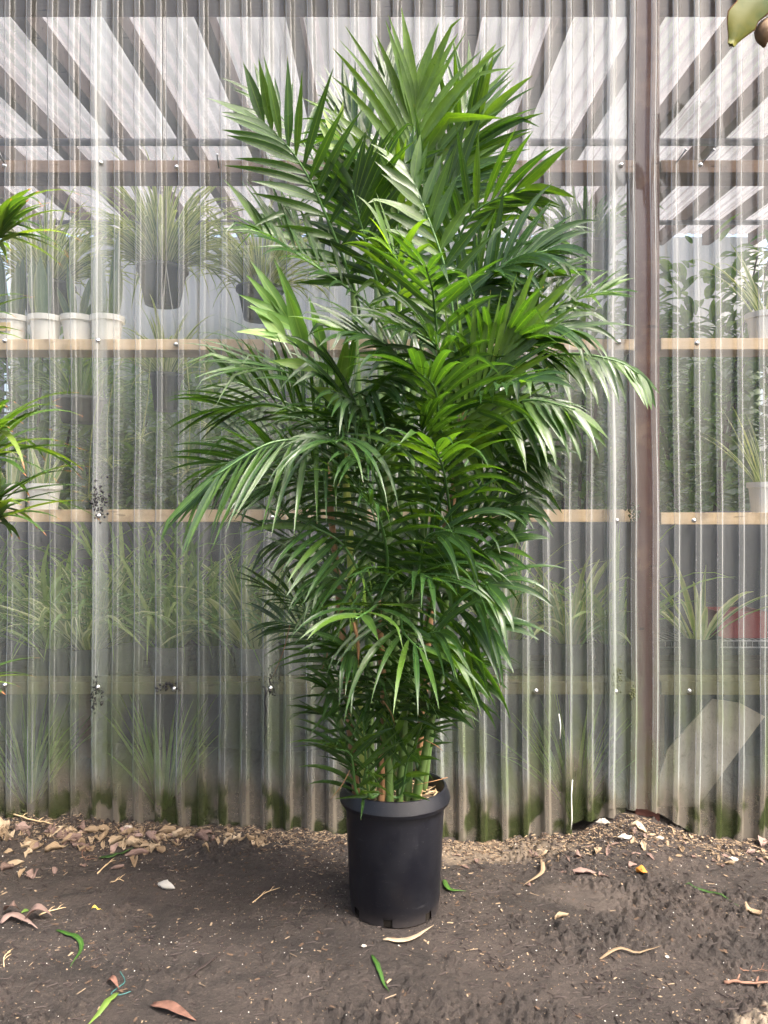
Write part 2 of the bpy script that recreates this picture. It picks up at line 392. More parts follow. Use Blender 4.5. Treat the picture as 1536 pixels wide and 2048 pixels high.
tl = m.n('ShaderNodeBsdfTranslucent'); m.put(tl.inputs[0], c)
M_back = m.done(m.mixs(.6, m.bsdf(c, .5, .3), tl.outputs[0]))
M_sheet = sheetmat('clear_corrugated_plastic'); M_roof = sheetmat('milky_roof_plastic', False)

# ------------------------------------------------------------------ greenhouse
def wx(px, Y=WALLY): return (px-768)/F*Y
def wz(py, Y=WALLY): return CAMZ+(HOR-py)/F*Y
gh = thing('greenhouse', 'lean-to greenhouse clad in clear corrugated plastic with timber rails and rafters', 'greenhouse', (0, WALLY, 0))
PITCH = .0692; DEP = .017
def _prof():
    A = [(0, 0), (.30, 0), (.42, 1), (.66, 1), (.78, 0), (1, 0)]; out = [(0, 0, 0)]
    for i in range(1, 5):                      # round each fold with a short arc
        p, q, r_ = np.array(A[i-1], float), np.array(A[i], float), np.array(A[i+1], float); s_ = np.array([PITCH, DEP])
        d0 = (p-q)*s_; d1 = (r_-q)*s_; a_ = q+d0/np.linalg.norm(d0)*.0042/s_; e_ = q+d1/np.linalg.norm(d1)*.0042/s_
        for k in range(5):
            t = k/4; w_ = (1-t)**2*a_+2*t*(1-t)*q+t*t*e_; out.append((w_[0], w_[1], (.2, .9, .6, .1)[i-1]*(1-abs(2*t-1))))
    return out
PROF = _prof()
def prof_at(x):
    u = (x/PITCH) % 1.0; xs_ = [q[0] for q in PROF]+[1]
    return float(np.interp(u, xs_, [q[1] for q in PROF]+[0])), float(np.interp(u, xs_, [q[2] for q in PROF]+[0])), u
def corr(x): return prof_at(x)[0]*DEP   # outward depth (towards -Y) of the sheet at x
def sheet(x0, x1, ztop, zbot, off, name='wall_panel', lean=0.0):
    xs = []; k = math.floor(x0/PITCH)
    while k*PITCH < x1+PITCH:
        for a, _, _ in PROF:
            x = (k+a)*PITCH
            if x0 <= x <= x1: xs.append(x)
        k += 1
    xs = [x0]+xs+[x1]; b = MB()
    nz = 22
    for i, x in enumerate(xs):
        zb = zbot(x); _, ed, u_ = prof_at(x); kind_ = (1.0 if .40 < u_ < .68 else .001)+(2.2 if wx(1204) < x < wx(1254) or wx(188) < x < wx(216) else 0)  # extra weight paints the bright reflection along the two panel laps
        for j in range(nz+1):
            t = j/nz; z = zb+(ztop-zb)*t
            b.vert((x+.003*math.sin(z*2.3+x0*9)+.0014*math.sin(z*9+x*5), WALLY-corr(x)-off+.003*math.sin(z*2.3+x0*4)+.0016*math.sin(z*7+x*13), z), kind_, ed+.001, .001)
    for i in range(len(xs)-1):
        for j in range(nz):
            a = i*(nz+1)+j; b.f.append((a, a+nz+1, a+nz+2, a+1))
    return b.build(name, M_sheet, gh, smooth=True)
def zb_low(x): return gz(x, WALLY-.01)-.03
def zb_mid(x):
    if x < wx(1140): return gz(x, WALLY-.01)-.02+.004*math.sin(x*60)
    return np.interp(x, [wx(1140), wx(1190), wx(1250)], [wz(1646), wz(1637), wz(1628)])+.003*math.sin(x*90)
def zb_right(x):
    return float(np.interp(x, [wx(1200), wx(1245), wx(1300), wx(1330), wx(1375), wx(1420)], [wz(1612), wz(1615), wz(1618), wz(1632), wz(1660), gz(x, WALLY)-.04]))
ZT = 3.02
edges = [(-1180, -470, zb_low), (-500, -130, zb_low), (-160, 214, zb_low), (190, 560, zb_low), (534, 905, zb_low), (880, 1250, zb_mid), (1206, 1600, zb_right), (1570, 2000, zb_low), (1970, 2700, zb_low)]
for i, (a, b_, zf) in enumerate(edges): sheet(wx(a), wx(b_), ZT, zf, .003*(i % 2)+(.004 if i == 6 else 0))
def rail(y0, y1, x0, x1, mat, depth, name='rail', Y=WALLY+.006):
    z1, z0 = wz(y0, Y), wz(y1, Y); b = MB()
    n = 9; 
    b.box(((x0+x1)/2, Y+depth/2, (z0+z1)/2), (x1-x0, depth, z1-z0))
    return b.build(name, mat, gh, smooth=False, bevel=.002)
PX0, PX1 = wx(1272), wx(1322)
for (a, b_) in ((-3.0, PX0-.002), (PX1+.002, 3.0)):
    rail(320, 345, a, b_, M_rail_old, .105); 
rail(678, 700, -3.0, PX0-.002, M_rail_new, .12); rail(676, 699, PX1+.002, 3.0, M_rail_new, .12)
rail(1019, 1044, -3.0, PX0-.002, M_rail_new, .125); rail(1025, 1049, PX1+.002, 3.0, M_rail_new, .125)
rail(1364, 1389, -3.0, PX0-.002, M_rail_moss, .10); rail(1362, 1390, PX1+.002, 3.0, M_rail_moss, .10)
b = MB(); b.box(((PX0+PX1)/2, WALLY+.055, 1.55), (PX1-PX0, .09, 3.2)); b.build('post', M_post, gh, smooth=False, bevel=.003)
for x in (-2.6, 2.6):
    b = MB(); b.box((x, WALLY+.16, 1.55), (.09, .09, 3.2)); b.build('post', M_post, gh, smooth=False, bevel=.003)
# header beam and roof
b = MB(); b.box((0, WALLY+.07, 2.764), (6.4, .09, .14)); b.build('header_beam', M_rail_old, gh, smooth=False, bevel=.003)
RS = .055
def roofz(Y): return 3.24+RS*(Y-2.5)
def sloped(x0, x1, y0, y1, zoff0, zoff1, name, mat):
    b = MB(); i = 0
    for Y in (y0, y1):
        for x in (x0, x1):
            for zo in (zoff0, zoff1): b.vert((x, Y, roofz(Y)+zo))
    b.f += [(0, 2, 3, 1), (4, 5, 7, 6), (0, 4, 6, 2), (1, 3, 7, 5), (0, 1, 5, 4), (2, 6, 7, 3)]
    return b.build(name, mat, gh, smooth=False)
for i in range(17):
    x = -3.2+i*.4
    sloped(x-.03, x+.03, 1.95, 6.7, -.10, 0, 'rafter', M_rafter)
for i in range(8):
    x0 = -3.28+i*.82; b = MB(); xs = np.arange(x0, x0+.85, .0176)
    ys = [2.3, 3.4, 4.6, 5.7, 6.75]
    for x in xs:
        for Y in ys: b.vert((x, Y, roofz(Y)+.012+.007*math.sin(x*2*math.pi/.07)+.002*(i % 2)+.004*math.sin(x*3+Y*2)))
    for a in range(len(xs)-1):
        for c_ in range(4):
            q = a*5+c_; b.f.append((q, q+5, q+6, q+1))
    b.build('roof_panel', M_roof, gh)
for Y, r in ((4.55, .022), (6.0, .02)):
    b = MB(); b.tube([(-3.2, Y, roofz(Y)-.13), (0, Y, roofz(Y)-.135), (3.2, Y, roofz(Y)-.13)], r, 8); b.build('roof_conduit', M_rod, gh)
# back wall of boards, side curtains
BW = 6.7
for i in range(44):
    b = MB(); x = -3.3+.15*i+.075; hb_ = .95; b.box((x, BW, hb_/2-.03), (.147, .025, hb_), None, .004); b.build('back_board', M_backwall, gh, smooth=False)
for i in range(8):
    x0 = -3.28+i*.82; b = MB(); xs = np.arange(x0, x0+.85, .0176)
    for x in xs:
        for z in (.88, 1.7, 2.6, 3.46): b.vert((x, BW+.04+.007*math.sin(x*2*math.pi/.07)+.003*(i % 2), z))
    for a in range(len(xs)-1):
        for c_ in range(3): q = a*4+c_; b.f.append((q, q+4, q+5, q+1))
    b.build('back_panel', M_back, gh)
for sx in (-1, 1):
    b = MB(); ys = np.arange(2.52, 6.7, .0176)
    for y in ys:
        for z in (0.0, 1.1, 2.2, 3.2): b.vert((sx*3.3+.007*math.sin(y*2*math.pi/.07), y, z))
    for a in range(len(ys)-1):
        for c_ in range(3): q = a*4+c_; b.f.append((q, q+4, q+5, q+1))
    b.build('side_panel', M_roof, gh)
# screws with washers, bent nails
def screw(px, py):
    x = wx(px, WALLY-.02); y = WALLY-corr(x)-.006; z = wz(py, WALLY-.02)
    b = MB(); k = 10; c = V((x, y, z)); rings = []
    for r, d in ((.0078, 0), (.0078, .002), (.005, .0022), (.005, .006), (.003, .0075)):
        rings.append([b.vert(c+V((r*math.cos(2*math.pi*j/k), -d, r*math.sin(2*math.pi*j/k)))) for j in range(k)])
    for i in range(4):
        for j in range(k): b.f.append((rings[i][j], rings[i][(j+1) % k], rings[i+1][(j+1) % k], rings[i+1][j]))
    b.f.append(tuple(rings[-1])); b.build('screw', M_metal, gh, origin=c)
for q in [(5, 328), (198, 322), (352, 332), (543, 330), (1089, 328), (1245, 326), (1402, 329), (8, 681), (195, 681), (350, 687), (545, 688), (700, 690), (1240, 682), (1393, 687),
          (8, 1030), (196, 1032), (350, 1037), (543, 1034), (1236, 1041), (1388, 1041), (8, 1371), (195, 1375), (346, 1380), (540, 1377), (1074, 1384), (1234, 1385), (1382, 1384)]: screw(*q)
for (x0, y0, x1, y1) in [(438, 336, 434, 309), (1352, 326, 1372, 299), (1404, 326, 1428, 299), (9, 327, -4, 300)]:
    a = P(x0, y0, WALLY-.01); e = P(x1, y1, WALLY-.055); b = MB(); b.tube([a, a.lerp(e, .5), e], .0022, 6)
    d = (e-a).normalized(); b.tube([e-d*.001, e+d*.0015], .0048, 8); b.build('nail', M_metal if y0 > 400 else M_rod, gh)
# sealant blobs, drips and dry moss at the laps
def blob(px, py, w_, h_, mat, name, n=60, Yo=.004):
    b = MB(); r = random.Random(px*7+py)
    for i in range(n):
        x = wx(px)+r.gauss(0, w_/F*WALLY*.3); z = wz(py)+r.gauss(0, h_/F*WALLY*.3); s_ = r.uniform(.002, .006)
        y = WALLY-corr(x)-Yo; i0 = len(b.v)
        for v in ((1, 0, 0), (-1, 0, 0), (0, .6, 0), (0, -.6, 0), (0, 0, 1), (0, 0, -1)): b.vert((x+v[0]*s_*r.uniform(.6, 1.3), y+v[1]*s_, z+v[2]*s_*r.uniform(.6, 1.5)))
        for f in ((0, 2, 4), (2, 1, 4), (1, 3, 4), (3, 0, 4), (2, 0, 5), (1, 2, 5), (3, 1, 5), (0, 3, 5)): b.f.append(tuple(i0+k for k in f))
    stuff(b.build(name, mat, gh))
blob(200, 1000, 22, 60, M_tar, 'sealant_smear', 110); blob(196, 1385, 20, 60, M_tar, 'sealant_smear', 50); blob(543, 1368, 30, 50, M_tar, 'sealant_smear', 70)
blob(335, 1372, 40, 16, M_tar, 'sealant_smear', 40); blob(1235, 1350, 18, 55, M_moss, 'moss_patch', 90); blob(1264, 1028, 22, 34, M_moss, 'moss_patch', 60); blob(1262, 1382, 12, 20, M_moss, 'moss_patch', 30)
blob(45, 1630, 20, 16, M_moss, 'moss_patch', 40)
b = MB(); b.tube([P(531+2*math.sin(i*1.7), 1375+i*10, WALLY-.022) for i in range(13)], [.0035-.0002*i+.0008*math.sin(i*2.1) for i in range(13)], 6); b.build('sealant_drip', M_tar, gh)
for pts in ([(1118, 1428), (1121, 1450), (1120, 1478)], [(1145, 1560), (1143, 1590), (1144, 1640), (1142, 1658)]):
    b = MB(); b.tube([P(x, y, WALLY-.022) for x, y in pts], .0016, 5); b.build('paint_drip', M_white, gh)
# lower bench and wire shelf inside
for i in range(4):
    b = MB(); b.box((0, WALLY+.18+i*.135, .43), (5.2, .115, .022), None, .002); b.build('bench_board', M_backwall, gh, smooth=False)
for x in (-2.4, -1.2, 0, 1.1, 2.4):
    b = MB(); b.box((x, WALLY+.62, .2), (.05, .05, .46)); b.build('bench_leg', M_rail_old, gh, smooth=False)

# ------------------------------------------------------------------ things inside the greenhouse
def lathe_pot(root, c, rt, rb, h, mat, lip=.012, name='pot'):
    b = MB(); b.lathe(c, [(0.001, 0), (rb, 0), (rt-.004, h-lip*1.6), (rt+.003, h-lip*1.5), (rt+.004, h), (rt-.004, h), (rt-.008, h-.02), (0.001, h-.022)], 28)
    return b.build(name, mat, root, origin=c, sharp=35)
PLABEL = ['white pot with a yellowed sticker and a broad upright snake plant', 'white pot of snake plant with two broad leaves beside the stickered pot',
          'white pot of snake plant with thin leaning dark leaves', 'white pot with tall upright snake plant leaf behind the panel lap']
for i, px in enumerate((24, 91, 155, 215)):
    c = P(px, 678, 2.585); c.z = wz(678, WALLY+.006)+.0005; c.y = WALLY+.072; c.x = (px-768)/F*c.y
    r = random.Random(40+i); t = thing('snake_plant_pot', PLABEL[i], 'potted plant', c)
    lathe_pot(t, c, .052, .04, .088, M_white)
    if i == 0:
        b = MB()
        for k in range(9):
            a = -math.pi/2-.35+k*.09; rr = .0505
            for z in (.03, .058): b.vert(c+V((rr*math.cos(a), rr*math.sin(a), z)))
        for k in range(8): b.f.append((k*2, k*2+2, k*2+3, k*2+1))
        st = b.build('sticker', M_label, t)
        b = MB()
        for k, (dx, w_) in enumerate(((-.3, .004), (-.2, .003), (-.13, .003), (-.02, .005), (.08, .004))):
            a = -math.pi/2+dx*.8; b.box(c+V((.0515*math.cos(a), .0515*math.sin(a), .042)), (w_, .001, .006))
        b.build('ink_mark', M_ink, st, smooth=False)
    n = 4 if i != 2 else 5
    for k in range(n):
        b = MB(); a = r.uniform(0, 6.28); sp = .1 if i != 2 else .55
        d = V((math.cos(a)*sp, math.sin(a)*sp*.3, 1)); L = r.uniform(.17, .25) if i != 2 else r.uniform(.12, .22)
        if i == 3 and k == 0: L = .31; d = V((.05, 0, 1))
        b.leaf(c+V((math.cos(a)*.02, math.sin(a)*.02, .066)), d, V((r.uniform(-.5, .5), -1, .1)), L, .048 if i != 2 else .026, .3 if i != 2 else 2.5, 7, r.random(), .12, .6, .45, 1.0)
        b.build('leaf', M_snake, t)
def grassy(name, label, cat, c, n, L, W, mat, spread=1.0, g=5, pot=None, group=None, seed=0, updir=1.2, z0=0):
    r = random.Random(seed); t = thing(name, label, cat, c, group)
    hp = 0
    if pot: rt, rb, h, pm = pot; lathe_pot(t, V(c), rt, rb, h, pm); hp = h-.03
    b = MB()
    for i in range(n):
        a = r.uniform(0, 6.283); e = r.uniform(.15, 1)*spread
        d = V((math.cos(a)*e, math.sin(a)*e, updir*r.uniform(.6, 1.1))); rr = (pot[0]*.5 if pot else .03)*r.random()
        b.leaf(V(c)+V((math.cos(a)*rr, math.sin(a)*rr, hp)), d, V((-d.x*.3, -d.y*.3, 1)), L*r.uniform(.6, 1.15), W*r.uniform(.7, 1.2), g*r.uniform(.6, 1.4), 8, r.random(), .2, .5, .3, 1.0, r.uniform(-.8, .8))
    stuff(b.inside().build('foliage', mat, t)); return t
def shelfc(px, py, dy=.072): 
    y = WALLY+dy; return V(((px-768)/F*y, y, wz(py, WALLY+.006)+.0005))
grassy('variegated_plant_pot', 'white pot of cream striped plant on the middle shelf behind the left lap', 'potted plant', shelfc(88, 1019), 11, .19, .024, M_bush, .9, 4, (.055, .042, .085, M_white), None, 3)
grassy('variegated_plant_pot', 'white pot half hidden by the neighbouring leaves on the middle shelf', 'potted plant', shelfc(22, 1019), 8, .17, .022, M_bush, .6, 3, (.052, .04, .085, M_white), None, 4)
grassy('grassy_plant_pot', 'white pot of yellow green arching leaves on the pale shelf right of the brown post', 'potted plant', shelfc(1530, 676), 20, .30, .014, M_spider, .8, 4, (.06, .045, .095, M_white), None, 5)
grassy('grassy_plant_pot', 'white pot of spiky striped grass on the middle shelf right of the brown post', 'potted plant', shelfc(1530, 1025), 26, .30, .011, M_spider, .9, 2.2, (.055, .042, .10, M_white), None, 6)
# hanging baskets of spider plant
def basket(px, py, Y, rad, h, n, L, label, seed, mat=M_spider, pm=M_blackpot, runners=0, W=.016):
    c = P(px, py, Y); r = random.Random(seed); t = thing('hanging_basket', label, 'hanging plant', c)
    b = MB(); b.lathe(c, [(.001, 0), (rad*.7, 0), (rad, h), (rad+.006, h), (rad+.006, h-.015), (rad*.9, h-.02), (.001, h-.02)], 28); b.build('basket', pm, t)
    top = V((c.x, c.y, roofz(c.y)-.09)); hub = c+V((0, 0, h+.42)); b = MB()
    for k in range(3):
        a = k*2.094+.4; b.tube([c+V((rad*math.cos(a), rad*math.sin(a), h)), hub], .0018, 5)
    b.tube([hub, top], .002, 5); b.build('hanger_wire', M_wire, t)
    b = MB()
    for i in range(n):
        a = r.uniform(0, 6.283); e = r.uniform(.2, 1.1); d = V((math.cos(a)*e, math.sin(a)*e, r.uniform(.5, 1.2)))
        b.leaf(c+V((math.cos(a)*rad*.6*r.random(), math.sin(a)*rad*.6*r.random(), h-.02)), d, V((-d.x*.3, -d.y*.3, 1)), L*r.uniform(.55, 1.15), W*r.uniform(.7, 1.2), r.uniform(3, 7), 9, r.random(), .22, .5, .3, 1.0, r.uniform(-.6, .6))
    stuff(b.inside().build('foliage', mat, t))
    for i in range(runners):
        a = r.uniform(math.pi, 2*math.pi); p0 = c+V((rad*math.cos(a), rad*math.sin(a), h)); dx = math.cos(a)*r.uniform(.05, .22); dl = r.uniform(.2, .5)
        b = MB(); pts = curve([p0, p0+V((dx*.6, -.05, .05)), p0+V((dx, -.06, -dl*.4)), p0+V((dx*1.1+r.uniform(-.05, .05), -.06, -dl))], 12); b.tube(pts, .0022, 5, .9); b.build('runner', M_cane_y, t)
        b = MB()
        for k in range(12):
            a2 = r.uniform(0, 6.28); d = V((math.cos(a2), math.sin(a2), r.uniform(-.3, .8))); b.leaf(pts[-1], d, UP, r.uniform(.05, .11), .008, 6, 6, r.uniform(.5, 1), .2, .5, .3)
        stuff(b.inside().build('plantlet', mat, t))
basket(325, 610, 3.15, .10, .15, 260, .48, 'dark hanging basket bursting with pale spider plant under the upper rail', 11)
basket(95, 640, 3.3, .11, .15, 200, .44, 'hanging spider plant above the row of white snake plant pots', 12)
basket(332, 822, 2.95, .06, .14, 70, .30, 'hanging basket trailing long yellow runners below the pale shelf', 13, M_spider, M_blackpot, 5)
basket(160, 845, 3.5, .11, .11, 60, .32, 'small pale hanging pot in the dark behind the trailing runners', 14, M_grass, M_graypot)
basket(520, 640, 3.4, .10, .14, 180, .42, 'hanging spider plant behind the young lime frond of the palm', 15)
basket(1170, 560, 4.3, .16, .18, 120, .42, 'dark green hanging plant beyond the bright lapped panel', 16, M_shrub, M_blackpot, 0, .03)
basket(560, 860, 3.6, .13, .16, 100, .38, 'leafy hanging basket low behind the left side of the palm', 17, M_grass, M_blackpot)
# bench plants
LOW = [(110, 1300, 40, .34, 'spider plant with long arching green blades on the bench below the left lap', M_grass, .10),
       (250, 1290, 46, .42, 'tall grassy spider plant with upright blades right of the left lap on the bench', M_grass, .22),
       (430, 1310, 44, .38, 'spreading spider plant on the bench left of the black drip', M_grass, .16),
       (590, 1310, 34, .34, 'grassy plant on the bench behind the lower palm fronds', M_grass, .2),
       (1140, 1330, 22, .30, 'yellow striped drooping plant on the bench left of the brown post', M_bush, .2),
       (1020, 1330, 24, .30, 'striped plant on the bench just right of the palm canes', M_bush, .3),
       (1400, 1340, 9, .30, 'sparse plant with a few pale blades on the bench right of the brown post', M_bush, .3),
       (340, 1320, 40, .40, 'spider plant between two larger ones on the bench below the trailing runners', M_grass, .12),
       (180, 1330, 26, .30, 'short spider plant low on the bench just left of the tall grassy one', M_spider, .08),
       (510, 1330, 30, .30, 'pale striped spider plant on the bench beside the black drip', M_spider, .1),
       (1230, 1320, 20, .3, 'green blades crowding the bench end against the brown post', M_grass, .18),
       (-40, 1300, 40, .36, 'spider plant on the bench at the outer side of the left screws', M_grass, .15)]
for i, (px, py, n, L, lab, mt, dy) in enumerate(LOW):
    y = WALLY+.1+dy; c = V(((px-768)/F*y, y, .4415)); grassy('bench_spider_plant', lab, 'potted plant', c, int(n*1.9), L*1.55, .020 if mt is M_grass else .028, mt, 1.3, 3.6, (.075, .06, .11, M_graypot if i % 2 else M_blackpot), 'plants on the low bench', 60+i)
# floor plants hanging under the bench rail
for i, (px, lab) in enumerate([(60, 'weedy grass clump growing inside against the foot of the left panels'), (330, 'weedy grass clump inside the foot of the wall below the double screw'), (1150, 'weedy grass clump inside the wall left of the brown post foot')]):
    y = WALLY+.14; c = V(((px-768)/F*y, y, gz((px-768)/F*y, y)-.005)); grassy('grass_clump', lab, 'grass clump', c, 40, .42, .014, M_grass, .7, 2.2, None, None, 80+i)
# dark weed cloth curtain behind the bench
def curtain(name, lab, x0, x1, y, z0, z1, mat):
    b = MB(); n = 160; nz = 9
    for i in range(n+1):
        x = x0+(x1-x0)*i/n
        for j in range(nz+1): z = z0+(z1-z0)*j/nz; b.vert((x, y+.02*math.sin(x*3.1+z)+.006*math.sin(x*7+z*2), z+.01*math.sin(x*5)*(j == nz)))
    for i in range(n):
        for j in range(nz): a = i*(nz+1)+j; b.f.append((a, a+nz+1, a+nz+2, a+1))
    o = b.build(name, mat); md = o.modifiers.new('s', 'SOLIDIFY'); md.thickness = .003; return tag(o, lab, 'cloth')
curtain('weed_cloth', 'black weed cloth hung behind the low bench', -2.7, 2.7, 3.32, -.02, 1.02, M_cloth)
# shrubs further in
M_twig0 = plain('dark_stem', (.05, .045, .03), .8, .2)
def shrub(px, Y, h, rw, label, seed, mat=M_shrub, n=1300, lw=.05, ll=.16):
    r = random.Random(seed); X = (px-768)/F*Y; c = V((X, Y, gz(X, Y)-.004)); t = thing('potted_shrub', label, 'shrub', c, 'shrubs inside the greenhouse')
    lathe_pot(t, c, .16, .13, .28, M_blackpot, .02); b = MB()
    for k in range(3):
        a = r.uniform(0, 6.28); b.tube(curve([c+V((0, 0, .2)), c+V((math.cos(a)*rw*.3, math.sin(a)*rw*.3, h*.55)), c+V((math.cos(a)*rw*.7, math.sin(a)*rw*.7, h*.9))], 7), [.014, .013, .011, .01, .008, .006, .004], 6)
    b.build('trunk', M_twig0, t); b = MB()
    for i in range(n):
        a = r.uniform(0, 6.28); q = r.random()**.5*rw; z = h*(.28+.72*r.random())*(1-.25*(q/rw)**2)
        d = V((math.cos(a), math.sin(a), r.uniform(-.2, .9))); b.leaf(c+V((math.cos(a)*q, math.sin(a)*q, z)), d, UP, ll*r.uniform(.6, 1.3), lw*r.uniform(.6, 1.2), r.uniform(2, 9), 5, r.random(), .15, .3, .4)
    stuff(b.build('crown', mat, t))
for a in [(60, 4.4, 2.2, .55, 'tall dark shrub behind the snake plant pots', 1), (380, 4.6, 1.95, .55, 'dark broadleaf shrub behind the trailing runners', 2), (640, 4.9, 2.0, .6, 'dark shrub deep behind the palm on its left', 3),
          (930, 5.0, 2.6, .65, 'dark shrub deep behind the palm on its right', 4), (1150, 4.7, 2.75, .65, 'tall dark shrub left of the brown post', 5), (1400, 4.5, 2.7, .65, 'tall dark shrub right of the brown post', 6), (1620, 4.2, 2.7, .6, 'dark shrub behind the grassy pots', 7),
          (-180, 4.3, 2.3, .55, 'dark shrub behind the end of the shelf', 8), (220, 5.6, 2.3, .6, 'pale shrub far back behind the hanging baskets', 9), (1290, 5.8, 2.5, .6, 'far shrub behind the brown post', 10)]: shrub(*a)
# wire shelf with a red crate, leaning clear offcut
c0 = V((wx(1330, 3.1), 3.05, .46)); t = thing('wire_shelf', 'galvanised wire rack shelf behind the bench right of the brown post', 'shelf', c0+V((.3, .1, 0)))
b = MB()
for z in (.49, .515): b.tube([(1.08, 3.02, z), (2.2, 3.02, z)], .003, 6)
for i in range(46): b.tube([(1.08+i*.0245, 3.02, .49), (1.08+i*.0245, 3.02, .515)], .0015, 4)
for i in range(46): b.tube([(1.08+i*.0245, 3.02, .516), (1.08+i*.0245, 3.26, .516)], .0015, 4)
b.build('wire_deck', M_wire, t)
for x in (1.1, 2.18):
    b = MB(); b.tube([(x, 3.14, .0), (x, 3.14, .52)], .008, 8); b.build('leg', M_wire, t)
cr = V((wx(1476, 3.1), 3.14, .518)); b = MB()
for dx, dy, sx_, sy_ in ((0, -.08, .19, .008), (0, .08, .19, .008), (-.091, 0, .008, .152), (.091, 0, .008, .152)): b.box(cr+V((dx, dy, .055)), (sx_, sy_, .105))
b.box(cr+V((0, 0, .005)), (.17, .15, .006)); tag(b.build('red_crate', M_red, None, cr, False), 'faded red plastic crate on the wire shelf', 'crate')
pts = [(1300, 1612), (1395, 1614), (1450, 1540), (1530, 1433), (1480, 1406), (1425, 1398), (1335, 1500)]; b = MB()
ps = [P(x, y, WALLY+.035) for x, y in pts]; n = len(ps)
for dy in (0, .006):
    for q in ps: b.vert(q+V((0, dy, 0)))
b.f += [tuple(range(n)), tuple(reversed(range(n, 2*n)))]+[(i, i+n, (i+1) % n+n, (i+1) % n) for i in range(n)]
M_off = plain('dusty_acrylic', (.24, .215, .175), .6, .3, .4, 14); tag(b.build('plastic_offcut', M_off, None, ps[0], False), 'dusty pale sheet offcut leaning inside the foot of the wall', 'offcut')

# ------------------------------------------------------------------ the potted palm
PC = V((.028, 1.98, 0)); palm = thing('potted_palm', 'tall bamboo palm with many arching fronds in a black nursery pot', 'potted palm', PC)
K = 96; b = MB()
prof = [(.108, .0), (.1125, .003), (.1135, .026), (.1155, .03), (.127, .272), (.139, .274), (.1425, .284), (.1415, .288), (.1325, .314), (.128, .315), (.1255, .311), (.123, .27), (.110, .02), (.001, .018)]
holes = set()
for ang in (-98, -42, -150, 150, 90, 30):
    j = int((ang % 360)/360*K); holes |= {(j+q) % K for q in (-1, 0, 1)}
b.lathe(PC, prof, K, lambda i, j: i == 1 and j in holes); pot = b.build('pot', M_pot, palm, origin=PC, sharp=28)
b = MB(); b.lathe(PC, [(.107, .002), (.107, .03)], 48); b.build('drain_hole', M_hole, pot)
b = MB(); r = random.Random(5); rings = []
for i in range(9):
    rr = .1228*i/8; rings.append([b.vert(PC+V((rr*math.cos(a), rr*math.sin(a), .272+r.uniform(-.006, .008)))) for a in (2*math.pi*j/40 for j in range(40))])
for i in range(8):
    for j in range(40): b.f.append((rings[i][j], rings[i][(j+1) % 40], rings[i+1][(j+1) % 40], rings[i+1][j]))
b.build('potting_mix', M_mix, palm)
M_straw = plain('pale_wood_chip', (.46, .34, .20), .8, .2, .5, 60)
b = MB()
for i in range(170):
    a = r.uniform(0, 6.28); q = .116*r.random()**.5; b.box(PC+V((q*math.cos(a), q*math.sin(a), .281+r.uniform(0, .006))), (r.uniform(.008, .04), r.uniform(.0015, .004), .0015), Matrix.Rotation(r.uniform(0, 6.28), 3, 'Z') @ Matrix.Rotation(r.uniform(-.4, .4), 3, 'Y'))
stuff(b.build('wood_chips', M_straw, palm, smooth=False))

CANES = [  # pixel path with depth, radius, material
 ([(706, 1592, 1.95), (690, 1330, 1.90), (664, 1050, 1.86), (648, 900, 1.84)], .0105, M_cane_b),
 ([(728, 1598, 1.90), (712, 1330, 1.84), (701, 1120, 1.78), (690, 940, 1.74), (676, 800, 1.72)], .0105, M_cane_y),
 ([(742, 1585, 2.02), (735, 1200, 2.04), (722, 900, 2.06), (705, 560, 1.98)], .0115, M_cane),
 ([(762, 1600, 1.97), (762, 1100, 1.99), (760, 700, 2.04), (745, 400, 2.1)], .0115, M_cane),
 ([(774, 1575, 2.05), (780, 1000, 2.03), (803, 620, 2.0), (822, 400, 1.98)], .012, M_cane),
 ([(790, 1585, 2.04), (800, 1000, 2.06), (850, 650, 2.08), (905, 390, 2.1)], .0115, M_cane),
 ([(815, 1596, 1.95), (830, 1200, 1.88), (872, 900, 1.80), (908, 680, 1.75)], .011, M_cane),
 ([(835, 1575, 1.99), (862, 1200, 1.95), (905, 1000, 1.9), (925, 830, 1.85), (950, 660, 1.85)], .0115, M_cane_b),
 ([(846, 1565, 2.03), (885, 1250, 1.9), (918, 1010, 1.82), (900, 880, 1.74)], .0105, M_cane),
 ([(798, 1598, 1.93), (812, 1350, 1.86), (802, 1170, 1.78)], .010, M_cane),
 ([(762, 1610, 1.90), (768, 1430, 1.86), (756, 1200, 1.76)], .010, M_cane_b),
 ([(718, 1575, 2.02), (668, 1400, 2.0), (645, 1250, 2.0)], .009, M_cane),
 ([(828, 1590, 1.94), (885, 1330, 1.84), (915, 1150, 1.78)], .010, M_cane),
 ([(780, 1605, 1.90), (770, 1200, 1.80), (775, 880, 1.72), (770, 800, 1.70)], .0105, M_cane),
 ([(810, 1580, 2.08), (825, 1000, 2.14), (800, 600, 2.2), (798, 360, 2.22)], .011, M_cane),
]
cane_pts = []
for pts, rad, mt in CANES:
    P3 = [P(*q) for q in pts]; P3[0].z = .268
    d2 = V((P3[0].x-PC.x, P3[0].y-PC.y, 0))
    if d2.length > .10: d2 = d2.normalized()*.10; P3[0].x = PC.x+d2.x; P3[0].y = PC.y+d2.y
    nn = max(18, int((P3[-1].z-P3[0].z)/.02)); c = curve(P3, nn); b = MB(); rad_ = []
    nodes = [int(nn*(k/9)+rnd.uniform(-1, 1)) for k in range(1, 9)]
    for i in range(nn):
        t = i/nn; q = rad*(1-.35*t)*(1.15 if t > .7 and t < .85 else 1)
        if i in nodes: q *= 1.22
        rad_.append(q)
    b.tube(c, rad_, 9, .4+.3*rnd.random()); b.build('cane', mt, palm, origin=P3[0]); cane_pts += c[3:]

